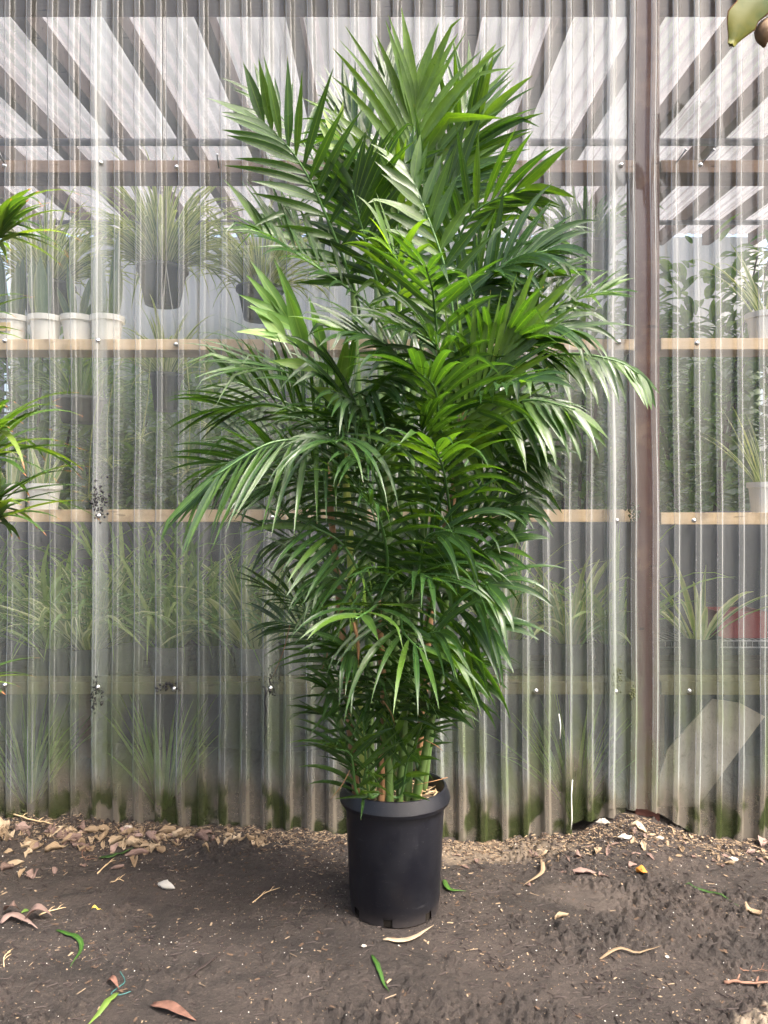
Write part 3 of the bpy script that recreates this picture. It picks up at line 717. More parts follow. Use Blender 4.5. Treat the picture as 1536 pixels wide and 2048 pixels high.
M_by = {'p': M_palm, 'y': M_lime}
FR = []   # (pts, L, W, pairs, facing, droop, tint, material, angle, lift)
def fr(pts, L=.17, W=.024, n=11, face='u', g=2.2, tint=.45, mat='p', a0=58, a1=22, lift=.12, t0=.28): FR.append((pts, L, W, n, face, g, tint, mat, a0, a1, lift, t0))
# crown
fr([(820, 470, 1.98), (824, 330, 1.94), (832, 195, 1.92)], .26, .036, 10, 'f', 1.3, .8, 'p', 56, 12, .15, .15)
fr([(900, 440, 2.1), (918, 290, 2.12), (942, 170, 2.15)], .20, .030, 9, 'f', .9, .66, 'p', 50, 12)
fr([(870, 470, 2.05), (905, 340, 2.0), (960, 245, 1.95)], .20, .030, 9, 'f', 1.6, .6, 'p', 55, 16)
fr([(800, 400, 2.2), (782, 240, 2.25), (770, 140, 2.3)], .17, .026, 9, 'f', .8, .4, 'p', 40, 10)
fr([(745, 420, 2.1), (722, 300, 2.1), (690, 205, 2.13)], .17, .024, 8, 'f', .8, .35, 'p', 30, 10)
fr([(715, 600, 1.9), (645, 415, 1.8), (590, 312, 1.75), (520, 238, 1.72)], .165, .031, 9, 'f', 1.2, .55, 'p', 60, 28, .3, .3)
fr([(700, 450, 2.25), (610, 290, 2.32), (520, 190, 2.36)], .17, .028, 9, 'u', 1.2, .5, 'p', 60, 24)
fr([(880, 540, 1.9), (950, 425, 1.82), (1050, 375, 1.78)], .16, .027, 10, 'u', 2.2, .55)
fr([(912, 690, 1.74), (892, 545, 1.71), (850, 420, 1.70), (812, 330, 1.73)], .125, .034, 9, 'f', 2.2, .62, 'p', 62, 25, .25, .18)
fr([(760, 580, 1.86), (722, 450, 1.8), (705, 380, 1.77)], .18, .033, 8, 'u', 2.5, .2)
#fr([(740, 560, 1.82), (690, 420, 1.76), (640, 350, 1.72)], .15, .034, 6, 'f', 3.0, .15)
fr([(800, 580, 1.95), (850, 430, 1.93), (925, 345, 1.9)], .19, .028, 10, 'f', 1.8, .5)
#fr([(850, 520, 1.88), (880, 400, 1.84), (960, 320, 1.8)], .18, .027, 9, 'u', 2.5, .6)
fr([(800, 520, 1.84), (795, 420, 1.8), (790, 350, 1.76)], .11, .026, 4, 'f', .8, .85, 'p', 30, 8)
fr([(690, 380, 2.0), (675, 310, 2.0), (668, 260, 2.0)], .10, .028, 3, 'f', .5, .9, 'y', 24, 8)
fr([(760, 470, 1.95), (750, 360, 1.9), (700, 300, 1.86)], .16, .03, 7, 'u', 3.2, .35)
# left side
fr([(745, 620, 1.9), (630, 532, 1.8), (520, 462, 1.75)], .17, .02, 10, 'u', 2.2, .4, 'p', 62, 18, .35)
#fr([(720, 660, 2.1), (610, 570, 2.14), (520, 525, 2.18)], .17, .022, 9, 'u', 2.4, .2)
fr([(720, 560, 2.2), (600, 480, 2.25), (540, 455, 2.3)], .17, .03, 8, 'u', 1.5, .6)
fr([(700, 790, 1.75), (610, 675, 1.68), (545, 615, 1.65)], .13, .034, 4, 'f', 1.2, .3, 'y', 36, 6)
fr([(690, 800, 1.7), (610, 705, 1.65), (545, 662, 1.63)], .11, .046, 2, 'f', 2.2, .7, 'y', 48, 10)
fr([(850, 780, 1.7), (770, 690, 1.64), (690, 665, 1.6)], .145, .025, 10, 'u', 4, .3)
fr([(905, 790, 1.72), (870, 690, 1.64), (800, 655, 1.58)], .15, .026, 9, 'u', 4, .3)
#fr([(780, 650, 1.75), (720, 560, 1.7), (640, 520, 1.66)], .16, .024, 9, 'u', 4, .35)
fr([(800, 640, 1.72), (800, 540, 1.66), (770, 480, 1.62)], .13, .02, 7, 'u', 5, .8)
fr([(745, 980, 1.9), (640, 850, 1.86), (540, 790, 1.83), (465, 762, 1.8)], .14, .016, 12, 'f', 1.2, .25, 'p', 66, 30)
fr([(700, 860, 1.75), (600, 755, 1.7), (490, 735, 1.66)], .2, .013, 11, 'u', 2.4, .5, 'p', 52, 14)
fr([(684, 860, 1.72), (610, 876, 1.63), (530, 890, 1.58), (425, 955, 1.54)], .22, .019, 12, 'd', 1.8, .62, 'p', 46, 14, .05, .15)
fr([(680, 840, 1.70), (686, 872, 1.6), (672, 885, 1.53)], .21, .017, 5, 'U', 7, .55, 'p', 60, 30)
fr([(672, 820, 1.72), (730, 780, 1.66), (790, 745, 1.62)], .13, .018, 8, 'd', 5.5, .62)
fr([(720, 1030, 1.95), (590, 905, 1.95), (470, 868, 1.95)], .17, .017, 11, 'u', 2.4, .3)
fr([(710, 1080, 2.05), (590, 960, 2.1), (500, 945, 2.14)], .17, .018, 10, 'u', 3, .15)
fr([(700, 1010, 1.8), (590, 960, 1.76), (500, 980, 1.72)], .17, .016, 10, 'u', 3, .3)
#fr([(740, 1120, 1.9), (620, 1000, 1.86), (540, 1010, 1.84)], .17, .018, 10, 'u', 3.4, .2)
fr([(748, 1210, 1.72), (690, 1095, 1.66), (622, 1050, 1.62)], .18, .021, 8, 'd', 3.2, .55, 'p', 68, 25)
fr([(757, 1210, 1.7), (738, 1222, 1.6), (712, 1238, 1.52)], .17, .024, 4, 'U', 5.5, .68, 'p', 70, 20)
# right side
fr([(890, 920, 1.7), (945, 800, 1.66), (1035, 665, 1.62)], .20, .0235, 10, 'f', .3, .84, 'p', 42, 10, .1, .12)
fr([(900, 690, 1.9), (985, 555, 1.82), (1065, 505, 1.78)], .17, .026, 11, 'u', 2.4, .5)
fr([(935, 700, 1.85), (1040, 575, 1.78), (1120, 545, 1.75)], .15, .023, 11, 'u', 3, .45)
fr([(960, 760, 1.82), (1066, 640, 1.76), (1150, 600, 1.72), (1215, 582, 1.7)], .115, .018, 11, 'u', 2.6, .6, 'p', 70, 30)
fr([(935, 850, 1.82), (1040, 735, 1.76), (1140, 708, 1.72), (1232, 722, 1.7), (1278, 748, 1.7)], .115, .030, 12, 'd', 5, .6, 'p', 66, 30, 0)
fr([(900, 930, 1.75), (980, 828, 1.68), (1060, 800, 1.64), (1150, 818, 1.61)], .145, .036, 10, 'd', 4.5, .62, 'p', 66, 26, 0)
fr([(940, 890, 1.87), (1010, 880, 1.81), (1043, 950, 1.78), (1057, 1030, 1.78)], .115, .023, 9, 'f', 1.5, .5, 'p', 60, 30, 0)
fr([(903, 1050, 1.7), (888, 945, 1.58), (868, 895, 1.49)], .155, .025, 9, 'U', 5.5, .6, 'p', 74, 20)
fr([(910, 640, 1.8), (960, 560, 1.76), (1000, 545, 1.72)], .14, .032, 7, 'u', 5, .5)
fr([(930, 760, 1.72), (1000, 690, 1.66), (1060, 690, 1.62)], .16, .024, 10, 'u', 4, .35)
fr([(880, 860, 1.66), (870, 780, 1.58), (830, 740, 1.52)], .17, .026, 8, 'U', 5, .45)
#fr([(960, 620, 2.1), (1040, 530, 2.15), (1090, 510, 2.2)], .16, .024, 9, 'u', 2.6, .4)
fr([(950, 900, 2.0), (1010, 820, 2.05), (1090, 800, 2.1)], .16, .026, 9, 'u', 3.5, .2)
fr([(870, 1140, 1.8), (940, 1045, 1.75), (1000, 1020, 1.72)], .15, .026, 8, 'u', 5, .45)
fr([(885, 1200, 1.8), (930, 1115, 1.74), (985, 1100, 1.7)], .16, .026, 8, 'u', 4, .5)
fr([(872, 1280, 1.75), (930, 1190, 1.69), (975, 1165, 1.65)], .185, .028, 7, 'd', 6.5, .5)
fr([(882, 1350, 1.8), (930, 1265, 1.71), (970, 1245, 1.67)], .17, .03, 7, 'd', 6.5, .55)
fr([(868, 1420, 1.86), (905, 1360, 1.8), (940, 1350, 1.78)], .13, .026, 6, 'u', 6, .4)
fr([(800, 1210, 1.75), (806, 1262, 1.65), (846, 1306, 1.57)], .205, .0185, 6, 'U', 5, .62, 'p', 62, 18)
fr([(790, 1190, 1.72), (830, 1150, 1.62), (870, 1160, 1.56)], .18, .02, 7, 'U', 5.5, .45)
fr([(905, 660, 1.8), (1000, 535, 1.72), (1095, 500, 1.68)], .16, .026, 11, 'u', 5, .5)
fr([(930, 750, 1.76), (1050, 650, 1.68), (1150, 660, 1.64)], .15, .024, 11, 'u', 5, .55)
fr([(700, 920, 1.8), (570, 815, 1.76), (440, 815, 1.74)], .18, .015, 12, 'u', 2.6, .35)
fr([(692, 980, 1.76), (550, 915, 1.7), (430, 930, 1.68)], .17, .015, 12, 'u', 3, .4)
fr([(960, 960, 1.8), (1010, 900, 1.76), (1060, 905, 1.74)], .14, .024, 8, 'u', 5.5, .35)
# foot
fr([(690, 1310, 1.95), (610, 1215, 1.95), (530, 1175, 1.95)], .13, .013, 10, 'u', 3, .45)
fr([(680, 1360, 2.0), (620, 1265, 2.0), (550, 1240, 2.0)], .13, .013, 10, 'u', 4, .3)
fr([(702, 1540, 1.9), (672, 1445, 1.85), (640, 1428, 1.82)], .10, .016, 6, 'u', 3, .5)
fr([(716, 1590, 1.85), (702, 1512, 1.79), (672, 1498, 1.75)], .125, .022, 5, 'u', 5, .6)
fr([(738, 1590, 1.86), (730, 1500, 1.83), (726, 1430, 1.82)], .11, .014, 7, 'f', 1.5, .6, 'p', 46, 14)
fr([(725, 1590, 1.87), (730, 1545, 1.82), (735, 1535, 1.79)], .10, .014, 4, 'u', 6, .6)
fr([(800, 1592, 1.9), (815, 1520, 1.85), (832, 1500, 1.82)], .10, .02, 4, 'u', 3.5, .6)
fr([(770, 1592, 1.9), (790, 1500, 1.86), (782, 1440, 1.84)], .12, .026, 4, 'f', 1.5, .7, 'p', 35, 10)
#fr([(700, 1400, 1.85), (660, 1320, 1.8), (630, 1300, 1.78)], .13, .018, 7, 'u', 6, .5)
for (x0, y0, x1, y1, x2, y2, Y, L, W, g, tt) in ((775, 1130, 760, 1040, 730, 1000, 1.62, .20, .018, 5, .4), (770, 1010, 740, 930, 700, 910, 1.64, .20, .018, 5, .45),
    (830, 1180, 850, 1080, 900, 1060, 1.66, .19, .022, 5, .4), (730, 1260, 690, 1170, 640, 1150, 1.7, .18, .016, 5, .4), (740, 1390, 722, 1310, 695, 1300, 1.72, .17, .019, 5, .45), (815, 1360, 842, 1280, 880, 1262, 1.68, .18, .02, 5.5, .5), (785, 1440, 765, 1370, 745, 1352, 1.76, .15, .019, 5, .4), (720, 1480, 690, 1400, 660, 1385, 1.82, .13, .017, 4, .45), (830, 1500, 850, 1430, 875, 1410, 1.84, .13, .02, 4.5, .4), 
    (850, 1440, 880, 1350, 910, 1330, 1.8, .17, .022, 5.5, .35), (700, 1180, 620, 1090, 560, 1075, 1.9, .17, .015, 3.5, .25), 
    (830, 1000, 850, 900, 840, 850, 1.7, .19, .022, 5, .3), (750, 900, 720, 820, 680, 790, 1.68, .19, .02, 4.5, .35), (800, 1480, 815, 1400, 840, 1380, 1.86, .14, .022, 4, .4)):
    fr([(x0, y0, Y+.08), (x1, y1, Y), (x2, y2, Y-.05)], L, W, 8, 'u', g, tt, 'p', 64, 22)
# inner fronds that fill the clump
def halfw(z):  # left/right half width of the clump at a height
    return float(np.interp(z, [.35, .55, .8, 1.0, 1.3, 1.6, 1.9, 2.2, 2.5], [.10, .18, .24, .34, .40, .38, .30, .22, .08]))
r = random.Random(99)
for i in range(12):
    z = r.uniform(.62, 1.95); cand = [q for q in cane_pts if abs(q.z-z) < .05]
    if not cand: continue
    q = r.choice(cand); a = r.uniform(0, 6.283); hw = halfw(z+.12)
    R_ = r.uniform(.5, .95)*hw; dx = math.cos(a)*R_; dy = math.sin(a)*min(R_, .34)
    tipx = max(min(q.x+dx, .06+hw*.72), .02-hw*.72)
    tip = V((tipx, min(q.y+dy, 2.38), z+r.uniform(.08, .25))); mid = q.lerp(tip, .5)+V((0, 0, r.uniform(.05, .10)))
    FR.append(([q, mid, tip], r.uniform(.13, .18), r.uniform(.018, .028), 9, r.choice('uuU'), r.uniform(2.5, 6), r.uniform(.05, .5), 'p', 60, 20, .1, .25))

leaf_jobs = []; frond_objs = []
for (pts, L, W, n, face, g, tint, mat, a0, a1, lift, t0) in FR:
    p3 = [q if isinstance(q, Vector) else P(*q) for q in pts]
    p3 = [V((q.x, min(q.y, 2.40), q.z)) for q in p3]
    tgt = p3[0]-V((0, 0, .06)); near = min(cane_pts, key=lambda q: (q-tgt).length+(0.3 if q.z > p3[0].z-.005 else 0))
    if (near-p3[0]).length > .012:
        if (near-p3[0]).length > .3: pass
        p3 = [near]+p3
    N = 26; c = curve(p3, N); t0 = t0 if len(p3) == len(pts) else max(t0, 1.0/(len(p3)-1)*.95)
    tot = sum((c[i+1]-c[i]).length for i in range(N-1))
    b = MB(); b.tube(c, [.0042*(1-.75*i/(N-1))+.0006 for i in range(N)], 6, tint)
    fo = b.build('frond', M_rachis, palm, origin=p3[0]); r2 = random.Random(int(p3[-1].x*1e4)+int(p3[-1].z*977))
    roll = r2.uniform(.6, 1.3) if r2.random() < .85 else -.5
    seq = []; n = max(3, int(n*1.35+.5))
    for i in range(n):
        for s_ in (-1, 1): seq.append((t0+(1-t0)*(i+.5*(s_ > 0)+r2.uniform(-.12, .12))/(n), s_))
    for t, s_ in seq:
        t = min(max(t, .02), .995); fi = t*(N-1); k = min(int(fi), N-2); p = c[k].lerp(c[k+1], fi-k)
        T = (c[min(k+1, N-1)]-c[max(k-1, 0)]).normalized()
        nn = {'f': V((0, -1, .25)), 'U': V((0, -.12, 1)), 'u': V((r2.uniform(-.1, .1), -.72*roll, .68)), 'd': V((0, -.6, .8))}[face]
        if abs(T.dot(nn.normalized())) > .93: nn = V((-.3, -1, .1)) if face != 'f' else V((0, 0, 1))
        nn = (nn-T*T.dot(nn)).normalized(); S = T.cross(nn)*s_
        u = max(0.0, (t-t0)/(1-t0)); an = math.radians(a0+(a1-a0)*u**1.2+r2.uniform(-4, 4))
        d = S*math.sin(an)+T*math.cos(an)+nn*(lift+r2.uniform(-.12, .12))+(V((0, 0, -.55)) if face == 'd' else V((0, 0, 0)))
        ll = L*(.62+.38*math.sin(min(1, u*1.7+.15)*math.pi/2))*(1-.35*max(0, u-.55)/.45)*r2.uniform(.86, 1.12)
        ll *= 1.2; wd = W*.69*r2.uniform(.82, 1.15)*(1.25 if u > .93 else 1)
        bn = (nn+S*(-.25)+V((r2.uniform(-.25, .25), r2.uniform(-.25, .25), 0)))
        tn = min(1, max(0, tint+r2.gauss(0, .09)+(.25 if u > .96 and r2.random() < .3 else 0)))
        kk = (r2.uniform(.35, .75), r2.uniform(.5, 1.1)) if r2.random() < .16 and g > 1.2 else None
        leaf_jobs.append((p, d, bn, ll, wd, g*(1.2 if face == 'u' else 1.1)*r2.uniform(.6, 1.7), tn, fo, mat, r2.uniform(-.7, .7), kk))
# the 300 leaflets that show largest become parts of their own; the rest is one mass
def score(j):
    p, d, bn, ll, wd = j[:5]; q = p+d.normalized()*ll*.5
    vdir = (q-V((0, 0, 1))).normalized(); nrm = (bn-d*bn.dot(d)/d.length_squared).normalized()
    return ll*wd*(.25+abs(nrm.dot(vdir)))/max(.5, q.y)**2*(1.5 if q.y < 1.85 else 1)*(1.4 if q.z > 1.5 else 1)*(50 if j[8] == 'y' else 1)
order = sorted(range(len(leaf_jobs)), key=lambda i: -score(leaf_jobs[i])); big = set(order[:300])
rest = {'p': MB(), 'y': MB()}
for i, (p, d, bn, ll, wd, g, tn, fo, mat, tw, kk) in enumerate(leaf_jobs):
    b = MB() if i in big else rest[mat]
    b.leaf(p, d, bn, ll, wd, g, 8 if i in big else 7, max(.001, tn), .2, .22, .36, 1.5, tw, .1, kk)
    if i in big: b.build('leaflet', M_by[mat], fo, origin=p)
for k in ('p', 'y'):
    if rest[k].v: stuff(rest[k].build('leaflets', M_by[k], palm))
# stringy green flower spikes among the canes
r = random.Random(3)
for (px, py, Y, n) in ((705, 1165, 1.70, 5), (722, 1150, 1.74, 5), (985, 985, 1.76, 6), (700, 1250, 1.68, 3)):
    p0 = P(px, py-30, Y); b = MB()
    for k in range(n):
        e = p0+V((r.uniform(-.035, .035), r.uniform(-.02, .02), -r.uniform(.05, .13))); pts = curve([p0, p0.lerp(e, .4)+V((r.uniform(-.02, .02), -.01, .012)), e], 14); b.tube(pts, .0013, 4)
        for q in pts[3:]:
            o_ = V((r.uniform(-.002, .002), r.uniform(-.002, .002), 0)); b.tube([q+o_-V((0, 0, .0014)), q+o_+V((0, 0, .0014))], .0017, 5)
    b.build('flower_spike', M_spike, palm, origin=p0)
# dry sheaths and straws hanging in the clump
M_dry = plain('dry_sheath', (.22, .12, .06), .8, .2, .4, 40)
for (x0, y0, x1, y1, Y, rr) in ((708, 1245, 716, 1330, 1.66, .004), (758, 1500, 764, 1590, 1.86, .007), (655, 1300, 640, 1345, 1.9, .0012), (580, 1250, 545, 1355, 1.9, .001), (765, 1400, 790, 1450, 1.8, .0012), (850, 1480, 886, 1502, 1.86, .0012), (895, 1555, 830, 1570, 1.9, .0012), (700, 1540, 660, 1600, 1.82, .0012)):
    b = MB(); b.tube(curve([P(x0, y0, Y), P((x0+x1)/2+4, (y0+y1)/2, Y-.01), P(x1, y1, Y)], 8), [rr, rr*1.1, rr, rr, rr*.9, rr*.8, rr*.6, rr*.3], 5); b.build('dry_sheath', M_dry, palm)

# ------------------------------------------------------------------ dracaena at the left edge
dc = V((-1.22, 2.08, gz(-1.22, 2.08)-.003)); dr = thing('potted_dracaena', 'bushy dracaena with narrow drooping red tipped leaves standing left of the palm', 'potted plant', dc)
lathe_pot(dr, dc, .15, .12, .27, M_blackpot, .03); r = random.Random(8)
heads = [(-1.03, 2.04, 1.80, 36, .24), (-1.03, 1.98, 1.22, 56, .30), (-1.02, 2.02, 1.06, 40, .26), (-1.12, 2.02, .56, 18, .22), (-1.14, 2.1, 1.55, 16, .22)]
for (hx, hy, hz, n, L) in heads:
    h = V((hx, hy, hz)); b = MB(); b.tube(curve([dc+V((r.uniform(-.04, .04), r.uniform(-.04, .04), .24)), dc.lerp(h, .5)+V((r.uniform(-.05, .0), 0, .1)), h], 14), .009, 7); b.build('cane', M_cane_b, dr)
    for i in range(n):
        a = r.uniform(0, 6.283); d = V((math.cos(a), math.sin(a), r.uniform(-.1, 1.1))); b = MB()
        b.leaf(h-V((0, 0, r.uniform(0, .08))), d, V((-d.x*.4, -d.y*.4, 1)), L*r.uniform(.6, 1.15), r.uniform(.016, .026), r.uniform(2, 6.5), 8, r.uniform(.1, 1), .18, .5, .3, 1.6, r.uniform(-.5, .5)); b.build('leaf', M_drac, dr)
# ------------------------------------------------------------------ hanging cactus at the top right
hc = V((1.22, 1.99, 2.42)); ht = thing('hanging_cactus', 'flat lobed green and yellow cactus stem with a brown bud hanging beside the wall', 'hanging plant', hc)
b = MB(); b.lathe(hc, [(.001, 0), (.09, 0), (.13, .12), (.136, .12), (.136, .105), (.12, .10), (.001, .10)], 30); b.build('basket', M_blackpot, ht)
b = MB(); b.tube([hc+V((0, 0, .1)), V((1.2, 1.99, roofz(1.99)-.095))], .002, 5); b.build('hanger_wire', M_wire, ht)
m = NM('cactus_skin'); lu = m.attr('lu'); lv = m.attr('lv'); au = m.math('ABSOLUTE', lu)
c = m.mix(m.mr(lv, .35, .95), (.014, .034, .004), (.075, .075, .006)); c = m.mix(m.mr(m.noise(m.pos(), 22, 4), .45, .65, 0, .6), c, (.022, .045, .005))
c = m.mix(m.mr(au, .90, .99), c, (.14, .065, .03)); M_cac = m.done(m.bsdf(c, .55, .15, m.bump(m.noise(m.pos(), 60, 3), .15, .002)))
def pad(path, W, name='stem'):
    c = curve([P(*q) for q in path], 26); b = MB()
    for i, p in enumerate(c):
        t = i/25; d = (c[min(i+1, 25)]-c[max(i-1, 0)]).normalized(); n_ = V((.25, -1, .2)); n_ = (n_-d*n_.dot(d)).normalized(); s_ = d.cross(n_)
        hw = W/2*(.5+.5*min(1, t*4))*(1-max(0, t-.8)/.2*.75)*(1+.16*abs(math.sin(t*13)))
        for u, th in ((-1, .0), (-.9, .002), (-.35, .003), (0, .008), (.35, .003), (.9, .002), (1, 0)): b.vert(p+s_*hw*u+n_*th, .5, u if u else .001, t)
        for u, th in ((.9, .002), (.35, .003), (0, .008), (-.35, .003), (-.9, .002)): b.vert(p+s_*hw*u-n_*th, .5, u if u else .001, t)
    for i in range(25):
        for k in range(12): b.f.append((i*12+k, i*12+(k+1) % 12, i*12+12+(k+1) % 12, i*12+12+k))
    b.f.append(tuple(range(12))); b.f.append(tuple(reversed(range(25*12, 26*12)))); b.build(name, M_cac, ht)
pad([(1700, -20, 1.99), (1620, -42, 1.96), (1540, -18, 1.93), (1490, 30, 1.92), (1462, 90, 1.92)], .075)
pad([(1700, -10, 2.03), (1640, 10, 2.03), (1590, 120, 2.04), (1580, 240, 2.05)], .07)
b = MB(); q = P(1527, 70, 1.95); bp = [q+V((.03, 0, .05)), q+V((.012, 0, .028)), q+V((0, -.004, .006)), q+V((-.002, -.004, -.016)), q+V((.002, 0, -.032))]
b.tube(curve(bp, 12), [.006, .009, .014, .019, .022, .024, .0235, .021, .017, .012, .007, .003], 10)
M_bud = plain('brown_bud', (.14, .09, .05), .7, .3, .5, 60, 0, .6); b.build('bud', M_bud, ht)
b = MB(); b.tube(curve([P(1620, -30, 1.97), P(1560, 5, 1.95), q+V((.03, 0, .05))], 8), .005, 6); b.build('bud_stalk', M_bud, ht)

# ------------------------------------------------------------------ litter on the ground
M_tan = leafmat('tan_dry_leaf', (.13, .09, .055), (.24, .175, .11), (.42, .34, .24), .7, .2, (1, .9, .7), None, .5, .2)
M_mauve = leafmat('mauve_dry_leaf', (.075, .05, .04), (.14, .095, .08), (.27, .195, .17), .7, .15, (1, .9, .8), None, .5, .2)
M_orange = leafmat('orange_leaf', (.30, .11, .02), (.40, .18, .03), (.5, .3, .07), .55, .2, (1, .8, .4), None, .3, .3)
M_yell = leafmat('yellow_leaf', (.55, .40, .04), (.68, .52, .08), (.75, .6, .2), .55, .2, (1, .9, .4), None, .3, .3)
M_gcut = leafmat('cut_green_leaf', (.012, .04, .01), (.03, .09, .015), (.14, .22, .04), .4, .2, (2, 2, .6), None, .3, .4)
M_silver = leafmat('silvery_leaf', (.2, .195, .18), (.30, .295, .27), (.42, .41, .38), .35, .1, (1, 1, 1), None, .3, .6)
M_bark = plain('red_brown_bark', (.115, .062, .047), .9, .1, .7, 55, 0, 1); M_twig = plain('brown_twig', (.15, .085, .06), .85, .2, .4, 50, 0, .6); M_dark = plain('dark_stick', (.028, .02, .018), .7, .3, .4)
M_pale = plain('bleached_scrap', (.33, .30, .26), .85, .2, .25, 60, 0, .5)
def strip(name, label, cat, pxs, W, mat, tint=.5, lift=.004, curl=.3, group=None, pk=.4):
    ps = [ground_px(*q) for q in pxs]; c = curve(ps, 11); b = MB(); i0 = 0
    for i, p in enumerate(c):
        t = i/10; wd = W*max(.06, math.sin(math.pi*min(1, (t*.92+.08))**.8)); d = (c[min(i+1, 10)]-c[max(i-1, 0)]); d.z = 0; d.normalize(); s_ = V((-d.y, d.x, 0))
        zc = gz(p.x, p.y)+lift*(.5+2.0*math.sin(t*math.pi)*curl)
        for u in (-1, 0, 1):
            q = p+s_*wd/2*u; b.vert((q.x, q.y, max(zc, gz(q.x, q.y)+.0015)+abs(u)*wd*.5*curl), tint, u if u else .001, t)
    for i in range(10):
        a = i*3; b.f += [(a, a+1, a+4, a+3), (a+1, a+2, a+5, a+4)]
    o = b.build(name, mat, None, c[5]); md = o.modifiers.new('s', 'SOLIDIFY'); md.thickness = .0006; return tag(o, label, cat, group)
def flat_leaf(name, label, cat, px, py, L, W, mat, ang, tint=.5, curl=.5, group=None, tip=2.2):
    p = ground_px(px, py); r = random.Random(int(px*31+py)); d = V((math.cos(ang), math.sin(ang), 0)); s_ = V((-d.y, d.x, 0)); b = MB(); n = 7; cw = r.uniform(.3, 1.2); bend = r.uniform(-.5, .5)
    for i in range(n+1):
        t = i/n; wd = W*max(.05, math.sin(math.pi*(t*.9+.06))**.8)*r.uniform(.85, 1.15)
        for u in (-1, -.45, 0, .45, 1):
            q = p+d*L*(t-.5+(r.uniform(-.05, .05) if abs(u) > .3 else 0)+.12*bend*u)+s_*wd/2*(u*r.uniform(.75, 1.2)+bend*math.sin(t*3.1)); z = gz(q.x, q.y)+.0005
            z += curl*W*.5*(u*u*(.5+.6*math.sin(t*3+cw))+.5*max(0, t-.6)*cw+.12*math.sin(u*4+t*8))
            b.vert((q.x, q.y, max(z, gz(q.x, q.y)-.002)), tint, u if u else .001, t)
    for i in range(n):
        for k in range(4): a = i*5+k; b.f.append((a, a+1, a+6, a+5))
    o = b.build(name, mat, None, p); md = o.modifiers.new('s', 'SOLIDIFY'); md.thickness = .0006; return tag(o, label, cat, group)
strip('cut_leaflet', 'dark green palm leaflet lying among the litter near the left panels', 'leaf', [(197, 1718), (225, 1716), (270, 1690)], .017, M_gcut, .15)
strip('cut_leaflet', 'curved green leaflet bent like a hook on bare soil', 'leaf', [(113, 1862), (150, 1876), (163, 1900), (140, 1936)], .013, M_gcut, .5)
strip('cut_leaflet', 'light green blade lying straight near the red brown bark', 'leaf', [(236, 1988), (210, 2016), (172, 2056)], .015, M_gcut, .95)
strip('cut_leaflet', 'slim dark green sliver on bare soil in front of the pot', 'leaf', [(744, 1912), (758, 1945), (778, 1984)], .011, M_gcut, .35)
strip('cut_leaflet', 'small curled green leaf tip beside the pot', 'leaf', [(886, 1762), (898, 1782), (932, 1784)], .013, M_gcut, .6)
strip('cut_leaflet', 'long narrow dark green blade right of the sandy patch', 'leaf', [(1368, 1772), (1420, 1789), (1478, 1814)], .011, M_gcut, .3)
strip('dried_leaf', 'straw coloured curved blade lying in front of the pot', 'dry leaf', [(766, 1882), (815, 1885), (868, 1852)], .016, M_tan, .9, .005)
strip('dried_leaf', 'tan curled blade standing up from the sandy soil', 'dry leaf', [(1082, 1722), (1084, 1755), (1046, 1776)], .012, M_tan, .5, .012)
strip('dried_leaf', 'thin grey tan twisted blade on the bare soil right of the pot', 'dry leaf', [(1200, 1920), (1235, 1902), (1275, 1911), (1322, 1900)], .010, M_tan, .3, .006)
strip('bark_strip', 'red brown strip of peeled bark lying on bare soil', 'bark', [(304, 2012), (345, 2025), (392, 2044)], .026, M_bark, .5, .006, .4)
strip('bark_strip', 'small red brown bark curl near the teal thread', 'bark', [(215, 1966), (226, 1970), (238, 1982)], .014, M_bark, .5, .008, .5)
strip('dark_stick', 'black split stick lying on bare soil left of the pot', 'stick', [(376, 1956), (410, 1935), (447, 1908)], .008, M_dark, .5, .004)
strip('dried_leaf', 'pale pinkish dried leaf strip curling beside the litter heap', 'dry leaf', [(2, 1852), (30, 1842), (75, 1862)], .022, M_mauve, .8, .012)
strip('dried_leaf', 'crumpled pinkish dry leaf with a curled end', 'dry leaf', [(50, 1846), (75, 1842), (104, 1838)], .030, M_mauve, .7, .014, .7)
strip('dried_leaf', 'mauve folded leaf base beside the yellow chip', 'dry leaf', [(10, 1830), (25, 1832), (42, 1828)], .028, M_mauve, .4, .014, .6)
flat_leaf('dry_leaf', 'pale oval spotted leaf lying at the edge of the left litter', 'dry leaf', 30, 1728, .055, .030, M_tan, 1.0, .8, .3)
flat_leaf('dry_leaf', 'silvery curled leaf on dark soil under the left panels', 'dry leaf', 333, 1776, .05, .028, M_silver, -.3, .7, .8)
flat_leaf('dry_leaf', 'small yellow leaf chip on the soil', 'dry leaf', 194, 1820, .024, .010, M_yell, .1, .6, .4)
flat_leaf('dry_leaf', 'mauve brown lobed leaf right of the pot', 'dry leaf', 1170, 1746, .062, .034, M_mauve, .1, .7, .6)
flat_leaf('dry_leaf', 'small mauve brown leaf next to the larger lobed one', 'dry leaf', 1206, 1753, .032, .024, M_mauve, .7, .5, .7)
flat_leaf('dry_leaf', 'bright orange folded leaf on the soil', 'dry leaf', 1285, 1741, .034, .024, M_orange, -.4, .5, 1.0)
flat_leaf('dry_leaf', 'brown curled leaf beside the orange one', 'dry leaf', 1265, 1734, .034, .018, M_mauve, .5, .6, 1.0)
flat_leaf('dry_leaf', 'tan triangular dry leaf right of the green blade', 'dry leaf', 1506, 1826, .04, .024, M_tan, 2.2, .5, .9)
flat_leaf('dry_leaf', 'tan forked dry leaf on bare soil', 'dry leaf', 1124, 1832, .045, .018, M_tan, .6, .6, 1.0)
flat_leaf('dry_leaf', 'pale thumb shaped leaf under the lifted panel', 'dry leaf', 1275, 1652, .055, .026, M_tan, -.2, .95, .9)
